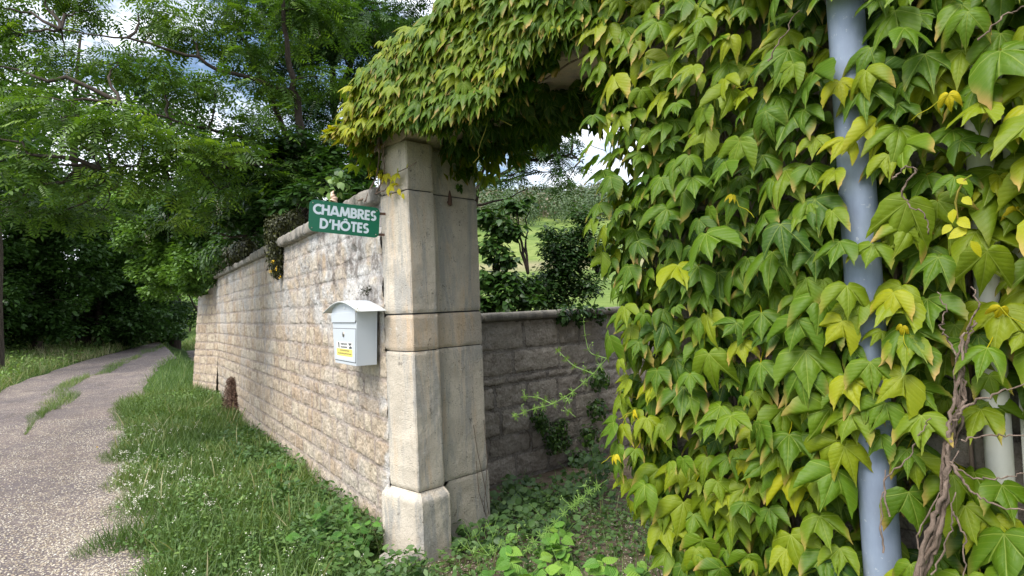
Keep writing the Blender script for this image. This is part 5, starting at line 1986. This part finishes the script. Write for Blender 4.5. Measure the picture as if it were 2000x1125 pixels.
# far wood on the hill crest
def hill_wood():
    r = np.random.default_rng(77)
    bag = Bag()
    n = 1500
    Y = r.uniform(120, 235, n)
    X = Y * r.uniform(-0.25, 0.55, n)
    keep = r.uniform(0, 1, n) < np.where(Y > 165, 1.0, 0.35)
    X, Y = X[keep], Y[keep]
    Z = ground_z(X, Y)
    for x, y, z in zip(X, Y, Z):
        m_ = 200
        d = r.normal(0, 1, (m_, 3))
        d /= np.linalg.norm(d, axis=1, keepdims=True)
        rd = r.uniform(2.2, 5.2) * (0.35 + 0.65 * min(1, max(0, (y - 75) / 100)))
        P = np.array([x, y, z + rd * 0.9]) + d * rd * r.uniform(0.6, 1, (m_, 1))
        tn = np.clip(r.choice([0.3, 0.55, 0.95], p=[.5, .35, .15]) + r.normal(0, 0.12, m_), 0, 1)
        bag.scatter(QL, P, d + r.normal(0, .3, (m_, 3)) + UP[None] * .5, r.normal(0, 1, (m_, 3)), rd * r.uniform(0.12, 0.22, m_), tn)
    o = bag.build('hillside_wood', M['far_leaf'])
    tag(o, 'distant mixed wood on the crest of the hill seen through the gate', 'wood', kind='stuff')


hill_wood()


# ------------------------------------------------------------------ grass, weeds, gravel
def blade():
    V = np.array([(-.5, 0, 0), (.5, 0, 0), (.42, .45, .05), (-.42, .45, .05), (.2, .8, .2), (-.2, .8, .2), (0, 1, .38)], float)
    return V


def clear(X, Y):
    a_ = (X - K[0]) * G[0] + (Y - K[1]) * G[1]
    c_ = (X - K[0]) * C[0] + (Y - K[1]) * C[1]
    return ~((a_ > -0.32) & (a_ < 0.10) & (c_ > -0.40) & (c_ < 0.3))


def make_grass():
    r = np.random.default_rng(41)
    # blade template: y is up the blade, x width (narrow)
    tv = np.array([(-.020, 0, 0), (.020, 0, 0), (.017, .4, .04), (-.017, .4, .04), (.011, .75, .17), (-.011, .75, .17), (0, 1, .36)], float)
    tf = [(0, 1, 2, 3), (3, 2, 4, 5), (5, 4, 6)]
    T = (tv, tf)
    bag = Bag()

    def patch(n, ur, vf, hmin, hmax, tint0, clumpk=2.5, wscale=1.0):
        U = ur[0] + (ur[1] - ur[0]) * r.uniform(0, 1, n) ** 1.3
        lo, hi = vf(U)
        V_ = lo + (hi - lo) * r.uniform(0, 1, n)
        X, Y = xy_of(U, V_)
        f = fbm(X * clumpk, Y * clumpk, 1.0)
        keep = (r.uniform(0, 1, n) < sstep(0.25, 0.5, f) * 0.85 + 0.15) & clear(X, Y)
        X, Y, U, V_, f = X[keep], Y[keep], U[keep], V_[keep], f[keep]
        m_ = len(X)
        Z = ground_z(X, Y) - 0.01
        dirn = r.normal(0, 0.45, (m_, 3))
        dirn[:, 2] = 1
        hh = r.uniform(hmin, hmax, m_) * (0.6 + 0.9 * f)
        edge = np.minimum(sstep(0.0, 0.35, hi[keep] - V_) + 0.3, 1)
        hh *= edge
        nn = r.normal(0, 1, (m_, 3))
        nn[:, 2] *= 0.2
        tn = np.clip(tint0 + (fbm(X * 1.3, Y * 1.3, 5) - 0.5) * 0.7 + r.normal(0, 0.15, m_), 0, 1)
        bag.scatter(T, np.column_stack([X, Y, Z]), nn, dirn, hh, tn)
    right_edge = lambda U: (U * 0 + 0.03, np.minimum(road_c(U) - 1.02 + 0.5 * (fbm(U * 2.2, U * 0 + 2) - 0.5), 1.85))
    patch(70000, (-2.6, 9.5), right_edge, 0.05, 0.21, 0.55)
    patch(260, (-2.4, 8), right_edge, 0.20, 0.32, 0.95)
    patch(9000, (9.0, 30), lambda U: (road_c(U) - 5.5, road_c(U) - 1.25), 0.12, 0.3, 0.5, 0.8)
    # lane's middle strip
    patch(9000, (7.2, 26), lambda U: (road_c(U) - 0.34 * sstep(7, 11, U) * sstep(0.34, 0.62, fbm(U * 0.9, U * 0)), road_c(U) + 0.40 * sstep(7, 11, U) * sstep(0.34, 0.62, fbm(U * 0.9, U * 0 + 8))), 0.04, 0.17, 0.6, 1.0)
    # left bank
    patch(46000, (7, 40), lambda U: (road_c(U) + 1.22 + 0.25 * fbm(U, U * 0), road_c(U) + 7.5), 0.12, 0.40, 0.85, 0.9)
    # garden inside the gate and the apron before it
    patch(3500, (-3.4, -0.1), lambda U: (-1.6 + U * 0, 0.05 + U * 0), 0.05, 0.16, 0.5, 2.5)
    o = bag.build('grass', M['grass'])
    tag(o, 'green grass on the verge, the bank and the middle of the lane', 'grass', kind='stuff')


make_grass()


def make_weeds():
    r = np.random.default_rng(43)
    bag = Bag()

    def leafpatch(n, ur, vlo, vhi, hmax, s0, s1, tint0, tm=QL, f0=0.45):
        U = ur[0] + (ur[1] - ur[0]) * r.uniform(0, 1, n) ** 1.2
        V_ = vlo(U) + (vhi(U) - vlo(U)) * r.uniform(0, 1, n)
        X, Y = xy_of(U, V_)
        f = fbm(X * 2.2 + 9, Y * 2.2, 2.0)
        keep = (r.uniform(0, 1, n) < sstep(f0 - .12, f0 + .1, f)) & clear(X, Y)
        X, Y, f = X[keep], Y[keep], f[keep]
        m_ = len(X)
        Z = ground_z(X, Y) + r.uniform(0.01, 1, m_) * hmax * (0.3 + f)
        Nn = UP[None] + r.normal(0, 0.45, (m_, 3))
        tn = np.clip(tint0 + (f - 0.5) * 0.6 + r.normal(0, 0.18, m_), 0, 1)
        bag.scatter(tm, np.column_stack([X, Y, Z]), Nn, r.normal(0, 1, (m_, 3)), r.uniform(s0, s1, m_), tn)
    z_ = lambda U: U * 0
    leafpatch(40000, (-2.6, 9), lambda U: z_(U) + 0.02, lambda U: np.minimum(road_c(U) - 1.30 + 0.7 * (fbm(U * 2.6, U * 0 + 5) - 0.5) + r.normal(0, 0.07, len(U)), 1.85), 0.17, 0.016, 0.045, 0.55, QL, 0.38)
    leafpatch(9000, (-1.2, 5), lambda U: z_(U) + 0.02, lambda U: z_(U) + 0.5, 0.22, 0.025, 0.06, 0.3)
    leafpatch(30000, (6, 34), lambda U: road_c(U) + 1.5, lambda U: road_c(U) + 7, 0.35, 0.05, 0.12, 0.85, QL, 0.40)  # bank weeds, sunlit look put into a brighter tint
    leafpatch(14000, (-3.4, 0.5), lambda U: z_(U) - 1.9, lambda U: z_(U), 0.13, 0.02, 0.05, 0.45)
    o = bag.build('verge_weeds', M['weed_leaf'])
    tag(o, 'low leafy weeds mixed into the grass of verge and bank', 'weeds', kind='stuff')
    # small white flower heads along the road edge
    fb_ = Bag()
    n = 1000
    U = -2.2 + 8.0 * r.uniform(0, 1, n) ** 1.1
    V_ = np.minimum(road_c(U) - 1.08, 1.7) - np.abs(r.normal(0.12, 0.45, n))
    X, Y = xy_of(U, V_)
    f = fbm(X * 1.8, Y * 1.8, 12)
    keep = (f > 0.47) & (V_ > 0.1)
    X, Y = X[keep], Y[keep]
    Z = ground_z(X, Y) + r.uniform(0.08, 0.2, len(X))
    for x, y, z in zip(X, Y, Z):
        m_ = 7
        P = np.array([x, y, z]) + r.normal(0, 0.009, (m_, 3))
        fb_.scatter(QL, P, UP[None] + r.normal(0, .6, (m_, 3)), r.normal(0, 1, (m_, 3)), r.uniform(0.008, 0.014, m_), 0.5)
    o = fb_.build('white_flowers', M['flower_white'])
    tag(o, 'tiny white flower heads scattered through the verge grass', 'flowers', kind='stuff')


make_weeds()


def make_gravel():
    r = np.random.default_rng(47)
    V = np.array([(1, 0, 0), (.3, .9, 0.1), (-.8, .5, 0), (-.7, -.6, .05), (.4, -.8, 0), (.1, .1, .6), (0, 0, -.4)], float)
    F = [(0, 1, 5), (1, 2, 5), (2, 3, 5), (3, 4, 5), (4, 0, 5), (1, 0, 6), (2, 1, 6), (3, 2, 6), (4, 3, 6), (0, 4, 6)]
    bag = Bag()
    n = 60000
    U = -3.2 + 11.5 * r.uniform(0, 1, n) ** 1.5
    Wd = -1.45 + 2.6 * r.uniform(0, 1, n) ** 1.9
    keep = r.uniform(0, 1, n) < (0.35 + 0.65 * sstep(0.35, 0.6, fbm(U * 1.5, Wd * 2.5, 4)))
    U, Wd = U[keep], Wd[keep]
    X, Y = xy_of(U, road_c(U) + Wd)
    m_ = len(X)
    Z = ground_z(X, Y) + (fbm(X * 1.1, Y * 1.1) - 0.5) * 0.03 + 0.001 - 0.02 * np.exp(-((np.abs(Wd) - 0.75) / 0.3) ** 2)
    bag.scatter((V, F), np.column_stack([X, Y, Z]), UP[None] + r.normal(0, .3, (m_, 3)), r.normal(0, 1, (m_, 3)), r.uniform(0.003, 0.010, m_), r.uniform(0.2, 1, m_))
    # a litter of chips and dead leaves inside the gate
    n = 6000
    a = r.uniform(-0.2, 1.6, n)
    c = r.uniform(-0.6, 1.6, n)
    P = K + a[:, None] * G + c[:, None] * C + UP[None] * 0.012
    P[:, 2] += ground_z(P[:, 0], P[:, 1])
    bag.scatter((V, F), P, UP[None] + r.normal(0, .5, (n, 3)), r.normal(0, 1, (n, 3)), r.uniform(0.003, 0.008, n), r.uniform(0, 0.75, n))
    o = bag.build('gravel', M['gravel'], None, False)
    tag(o, 'loose pale gravel chips along the lane edge and inside the gate', 'gravel', kind='stuff')


make_gravel()


# ------------------------------------------------------------------ single plants
def plant(name, label, cat, base, nstem, h, spread, tm, size, mat, seed, tint0=0.5, per=9, group=None, lean=None, up=0.8):
    r = np.random.default_rng(seed)
    root = thing(name, base, label, cat, group)
    st, lf = Bag(), Bag()
    base = np.asarray(base, float)
    for k in range(nstem):
        d = r.normal(0, spread, 3)
        d[2] = 0
        tip = base + d + UP * h * r.uniform(0.55, 1.0)
        if lean is not None:
            tip = tip + np.asarray(lean) * r.uniform(0.5, 1)
        Q = wobble(base + d * 0.25, tip, 9, 0.08, int(r.integers(1e6)), -0.05)
        st.tube(Q, np.linspace(0.0035, 0.0012, 9), 5)
        t = r.uniform(0.2, 1, per)
        P = np.column_stack([np.interp(t * 8, np.arange(9), Q[:, j]) for j in range(3)])
        out = r.normal(0, 1, (per, 3))
        out[:, 2] *= 0.25
        lf.scatter(tm, P + out * 0.012, UP[None] * up + r.normal(0, .35, (per, 3)) + (CAM - base)[None] * 0.12, out - UP[None] * 0.3, size * r.uniform(0.6, 1.2, per), np.clip(tint0 + r.normal(0, .15, per), 0, 1))
    lf.build('leaves', M[mat], root)
    st.build('stem', M['galium'], root)
    return root


def serrate_leaf():
    """broad toothed bramble leaf"""
    half = [(0, 1.0), (.07, .86), (.10, .88), (.17, .72), (.21, .74), (.28, .58), (.32, .59), (.36, .43), (.39, .42), (.40, .27), (.42, .24), (.38, .12), (.30, .02), (.18, -.06), (.06, -.04), (.01, 0.01)]
    pts = np.array([(x, y) for x, y in half] + [(-x, y) for x, y in half[1:][::-1]])
    n = len(pts)
    cen = np.array([0, 0.3])
    V = [(0, 0.3, 0)]
    for k in (0.5, 1.0):
        for p in pts:
            q = cen + (p - cen) * k
            V.append((q[0], q[1], k))
    V = np.array(V)
    e = V[:, 2].copy()
    x, y = V[:, 0], V[:, 1]
    z = -0.22 * (y - 0.2) ** 2 + 0.25 * np.abs(x) - 0.35 * x ** 2
    F = [(0, 1 + (j + 1) % n, 1 + j) for j in range(n)]
    for j in range(n):
        a, b_ = 1 + j, 1 + (j + 1) % n
        F.append((a, b_, b_ + n, a + n))
    return np.column_stack([x, y, z]), F, np.column_stack([x * 1.2, y, e * 0.3])


SL = serrate_leaf()
def veined_mat():
    m = Mat('veined_leaf')
    t = m.attr('tint')
    sp = m.n('ShaderNodeSeparateXYZ', Vector=m.attr('lc', 'Vector'))
    x, y, e = sp.outputs
    ax = m.math('ABSOLUTE', x)
    col = m.ramp(t, [(0.0, (0.035, 0.12, 0.015)), (0.5, (0.10, 0.26, 0.03)), (1.0, (0.24, 0.42, 0.05))])
    sv = m.math('SINE', m.math('MULTIPLY', m.math('SUBTRACT', y, m.math('MULTIPLY', ax, 0.9)), 42.0))
    vein = m.math('MAXIMUM', m.ss(ax, 0.006, 0.02, 1, 0), m.math('MULTIPLY', m.ss(sv, 0.8, 1.0), 0.6))
    col = m.mix(m.math('MULTIPLY', vein, 0.4), col, (0.38, 0.52, 0.16))
    m.bump(m.math('SUBTRACT', m.math('MULTIPLY', sv, -0.5), vein), 0.5, 0.005)
    m.fin(col, 0.5, 0.4)
    m.leafy(col, m.mix(1.0, col, (1.2, 1.2, 0.5), 'MULTIPLY'), 0.25)
    return m.m


M['veined'] = veined_mat()


def ground_pt(px_, py_, h=0.0):
    p = on_plane(px_, py_, [0, 0, h], UP)
    return np.array([p[0], p[1], gnd(p[0], p[1])])


for k, (x, y, lab) in enumerate([(1010, 1150, 'young bramble with toothed bright leaves nearest the pillar foot'), (1110, 1150, 'young bramble with broad toothed leaves in the middle of the gateway'), (1215, 1160, 'young bramble with toothed leaves under the creeper edge'), (1090, 1100, 'upright young bramble just behind the front row of leaves')]):
    plant('bramble', lab, 'plant', ground_pt(x, y), 6, 0.20, 0.09, SL, 0.085, 'veined', 200 + k, 0.55 + 0.08 * (k % 3), 5, group='brambles in the gateway')
for k, (x, y, lab) in enumerate([(640, 1085, 'dark nettle clump nearest the stone wall, left of the pillar base'), (690, 1110, 'dark nettle clump against the pillar base'), (560, 960, 'leafy dark weed halfway along the foot of the wall')]):
    plant('nettle', lab, 'plant', ground_pt(x, y), 9, 0.30 if k < 2 else 0.24, 0.10, SL, 0.06, 'veined', 220 + k, 0.12, 8, group='nettles at the foot of the wall')
for k, (x, y, lab) in enumerate([(990, 1020, 'round-leaved ground plant beside the pillar reveal'), (1050, 1000, 'round-leaved ground plant at the foot of the garden wall'), (1120, 985, 'dark round-leaved ground plant near the creeper'), (940, 1080, 'leafy ground plant at the pillar corner'), (1165, 960, 'tall dark leafy plant in the corner under the garden wall'), (1010, 975, 'heart-leaved ground plant hard against the left end of the garden wall foot'), (1085, 1045, 'leafy ground plant in the middle of the gateway behind the brambles')]):
    plant('ground_plant', lab, 'plant', ground_pt(x, y), 20, 0.19 if k != 4 else 0.4, 0.17, oval_leaf(0.85), 0.055, 'weed_leaf', 240 + k, 0.3, 6, group='ground plants inside the gate')


# goosegrass: stems with whorls of narrow leaves
def goosegrass(name, label, lines, seed, depth_c=0.1):
    r = np.random.default_rng(seed)
    P0 = lines[0][0]
    root = thing(name, P0, label, 'plant', 'goosegrass in the gateway')
    st, lf = Bag(), Bag()
    nar = (np.array([(0, 0, 0), (.10, .3, 0), (.09, .7, -.03), (0, 1, -.08), (-.09, .7, -.03), (-.10, .3, 0)]), [(0, 1, 2, 3, 4, 5)])
    for ln in lines:
        ln = np.array(ln)
        n = len(ln)
        t = np.linspace(0, n - 1, n * 5)
        Q = np.column_stack([np.interp(t, np.arange(n), ln[:, k]) for k in range(3)])
        for _ in range(3):
            Q[1:-1] = (Q[:-2] + Q[1:-1] * 2 + Q[2:]) / 4
        st.tube(Q, np.linspace(0.0022, 0.0011, len(Q)), 5, 0.7)
        L_ = np.concatenate([[0], np.cumsum(np.linalg.norm(np.diff(Q, axis=0), axis=1))])
        s = 0.05
        while s < L_[-1]:
            c_ = np.array([np.interp(s, L_, Q[:, k]) for k in range(3)])
            d = unit(np.array([np.interp(min(s + .02, L_[-1]), L_, Q[:, k]) for k in range(3)]) - c_ + 1e-6)
            x = unit(np.cross(d, [0.3, 0.9, 0.1]))
            y = np.cross(d, x)
            for k in range(7):
                a = 2 * math.pi * k / 7 + r.uniform(-.2, .2)
                out = math.cos(a) * x + math.sin(a) * y + d * 0.35
                lf.scatter(nar, c_[None], np.cross(out, np.cross(d, out))[None] + d[None], out[None], np.array([r.uniform(0.022, 0.034)]), np.array([r.uniform(.4, 1)]))
            # tiny fruits
            if r.uniform() < 0.7:
                q = c_ + (x * r.normal() + y * r.normal()) * 0.02 + UP * 0.02
                st.tube([c_, q], 0.0009, 4, 1.0)
                for _ in range(3):
                    qq = q + r.normal(0, 0.006, 3)
                    st.tube([qq, qq + UP * .003, qq + UP * .006], [0.001, 0.0032, 0.001], 6, 1.0)
            s += r.uniform(0.055, 0.085)
    lf.build('leaves', M['galium'], root)
    st.build('stem', M['galium'], root)


def gp(pl, c):
    return [on_plane(x, y, gate(0, c, 0), C) for x, y in pl]


goosegrass('goosegrass', 'bright goosegrass spray with whorled leaves reaching out from the creeper towards the garden wall',
           [gp([(1185, 700), (1160, 730), (1120, 765), (1080, 790), (1035, 800), (1000, 815)], 0.0), gp([(1120, 765), (1100, 795), (1125, 815)], 0.02),
            gp([(1160, 730), (1120, 715), (1095, 690), (1085, 680)], 0.0), gp([(1185, 700), (1150, 690), (1142, 650), (1140, 625)], 0.0), gp([(1080, 790), (1050, 775), (1025, 775)], 0.0)], 300)
goosegrass('goosegrass', 'long pale goosegrass stem slanting from the brambles up into the creeper', [gp([(1020, 1085), (1060, 1040), (1110, 995), (1150, 960), (1185, 938)], -0.15), gp([(1110, 995), (1145, 970), (1140, 945)], -0.15)], 301)
goosegrass('goosegrass', 'short goosegrass tangle at the foot of the pillar reveal', [gp([(955, 1085), (935, 1060), (925, 1035)], 0.0), gp([(955, 1085), (985, 1055), (1010, 1050)], 0.0), gp([(955, 1085), (915, 1075), (895, 1055)], 0.0), gp([(955, 1085), (965, 1050), (950, 1020)], 0.0)], 302)


# mosses and wall plants
def tuft(name, label, cat, centers, radii, counts, size, mat, seed, tint0, parent=None, hang=0.6, tm=QL):
    r = np.random.default_rng(seed)
    bag = Bag()
    for c_, rd, ct in zip(centers, radii, counts):
        d = r.normal(0, 1, (ct, 3))
        d /= np.linalg.norm(d, axis=1, keepdims=True)
        P = c_ + d * np.asarray(rd) * r.uniform(0, 1, (ct, 1)) ** 0.4
        bag.scatter(tm, P, d + r.normal(0, .4, (ct, 3)) + UP[None] * 0.3, r.normal(0, .5, (ct, 3)) - UP[None] * hang + d * .5, size * r.uniform(.6, 1.3, ct), np.clip(tint0 + r.normal(0, .2, ct), 0, 1))
    o = bag.build(name, M[mat])
    tag(o, label, cat)
    return o


def wp_(px_, py_, off=0.03):
    return on_plane(px_, py_, W0 + WN * off, WN)


SCROP = tuft('hanging_stonecrop', 'brown green stonecrop hanging down the wall face from the coping', 'plant', [wp_(541, y, 0.05) for y in (440, 455, 470, 487, 503, 520, 534)], [0.13, 0.13, 0.13, 0.13, 0.11, 0.09, 0.06], [900, 800, 800, 700, 600, 400, 200], 0.028, 'moss', 400, 0.35, hang=1.5)
for k, (x, y) in enumerate(((532, 509), (527, 529), (545, 540), (538, 524))):
    f_ = tuft('flower', None, None, [wp_(x, y, 0.17)], [0.02], [10], 0.014, 'flower_yellow', 401 + k, 0.5)
    f_.parent = SCROP
tuft('moss_cushion', 'long brown moss cushion on the coping towards the far end of the wall', 'moss', [wp_(x, y, 0.02) for x, y in ((482, 484), (470, 490), (458, 497), (446, 503), (434, 510), (425, 516))], [0.16, 0.17, 0.18, 0.2, 0.2, 0.22], [500] * 6, 0.05, 'moss', 402, 0.3)
tuft('moss_cushion', 'small dark moss cushion on the coping between the sign and the stonecrop', 'moss', [wp_(x, y, -0.1) for x, y in ((562, 432), (570, 429), (579, 426))], [0.12, 0.12, 0.10], [300] * 3, 0.03, 'moss', 403, 0.2)
tuft('moss_cushion', 'dark moss growing on the stone right above the mailbox', 'moss', [wp_(x, y, 0.01) for x, y in ((708, 566), (716, 570), (722, 563))], [0.035, 0.03, 0.03], [60] * 3, 0.012, 'moss', 404, 0.0)
tuft('overhanging_ivy', 'dark glossy ivy hanging over the top of the wall at its far end', 'plant', [wp_(x, y, 0.12) for x, y in ((384, 530), (390, 545), (398, 520), (408, 530), (415, 508), (426, 500), (438, 492), (400, 505), (380, 560), (392, 500))], [0.30, .28, .34, .24, .28, .24, .2, .34, .2, .4], [420] * 10, 0.075, 'hedge_leaf', 412, 0.45, hang=1.2)
# brown earth nest at the wall foot
tuft('dirt_mound', 'tall brown heap of crumbly earth stuck to the wall foot', 'earth', [wp_(x, y, 0.05) for x, y in ((452, 745), (453, 760), (454, 775), (455, 790), (457, 805))], [0.08, 0.12, 0.15, 0.17, 0.19], [900, 1400, 1800, 2000, 2000], 0.02, 'earth', 405, 0.5)
tuft('wall_fern', 'dark green cushion plant growing on the face of the garden wall', 'plant', [on_plane(x, y, pb + Ln * 0.04, Ln) for x, y in ((1060, 830), (1075, 850), (1095, 835), (1080, 870), (1050, 815), (1100, 862))], [0.09] * 6, [220] * 6, 0.030, 'dark_leaf', 406, 0.6, tm=OL)
tuft('wall_ivy', 'dark ivy hanging over the coping of the garden wall', 'plant', [on_plane(x, y, pb + Ln * 0.05, Ln) for x, y in ((1100, 612), (1125, 608), (1150, 606), (1098, 622), (1170, 612), (1130, 618))], [0.09, .09, .09, .07, .1, .09], [60] * 6, 0.055, 'dark_leaf', 407, 0.25, tm=OL)
tuft('wall_herb', 'dark leafy herb climbing the right end of the garden wall', 'plant', [on_plane(x, y, pb + Ln * 0.08, Ln) for x, y in ((1150, 850), (1165, 800), (1160, 900), (1130, 900), (1145, 925), (1168, 740))], [0.12] * 6, [160] * 6, 0.045, 'dark_leaf', 408, 0.6, tm=OL)
tuft('ivy_sprig', 'small ivy sprig hanging on the pillar reveal beside the hinge pin', 'plant', [on_plane(x, y, gate(-0.04, 0, 0), G) for x, y in ((898, 358), (894, 364))], [0.02] * 2, [6] * 2, 0.04, 'dark_leaf', 409, 0.7, tm=OL)
tuft('dry_leaf', 'small beige dried leaf caught on the front corner of the mailbox roof', 'leaf', [on_plane(697, 604, W0 + WN * 0.20, WN)], [0.018], [14], 0.014, 'blossom', 411, 0.5)
tuft('rose_sprig', 'light green leafy sprig rising from behind the wall next to the sign', 'plant', [on_plane(x, y, SIGN_C + np.array([0.1, 0.35, 0]), np.array([0, 1, 0])) for x, y in ((640, 362), (655, 350), (665, 340), (650, 372), (672, 362), (632, 370))], [0.05] * 6, [8] * 6, 0.05, 'weed_leaf', 410, 0.75, tm=OL)
# dandelion
dp_ = ground_pt(190, 880)
dn = thing('dandelion', dp_, 'single yellow dandelion flower at the road edge', 'flower')
b = Bag()
hd = at_depth(190, 874, dp_[1])
b.tube([dp_, hd], 0.002, 5)
b.build('stem', M['galium'], dn)
b = Bag()
m_ = 40
an = np.linspace(0, 12 * math.pi, m_)
b.scatter((np.array([(0, 0, 0), (.12, .5, .02), (0, 1, .05), (-.12, .5, .02)]), [(0, 1, 2, 3)]), np.tile(hd, (m_, 1)), np.column_stack([np.cos(an) * -.4, np.sin(an) * -.4, np.ones(m_)]), np.column_stack([np.cos(an), np.sin(an), np.full(m_, .4)]), 0.022, 0.5)
b.build('flower_head', M['flower_yellow'], dn)
print('done; polys', sum(len(o.data.polygons) for o in bpy.data.objects if o.type == 'MESH'))
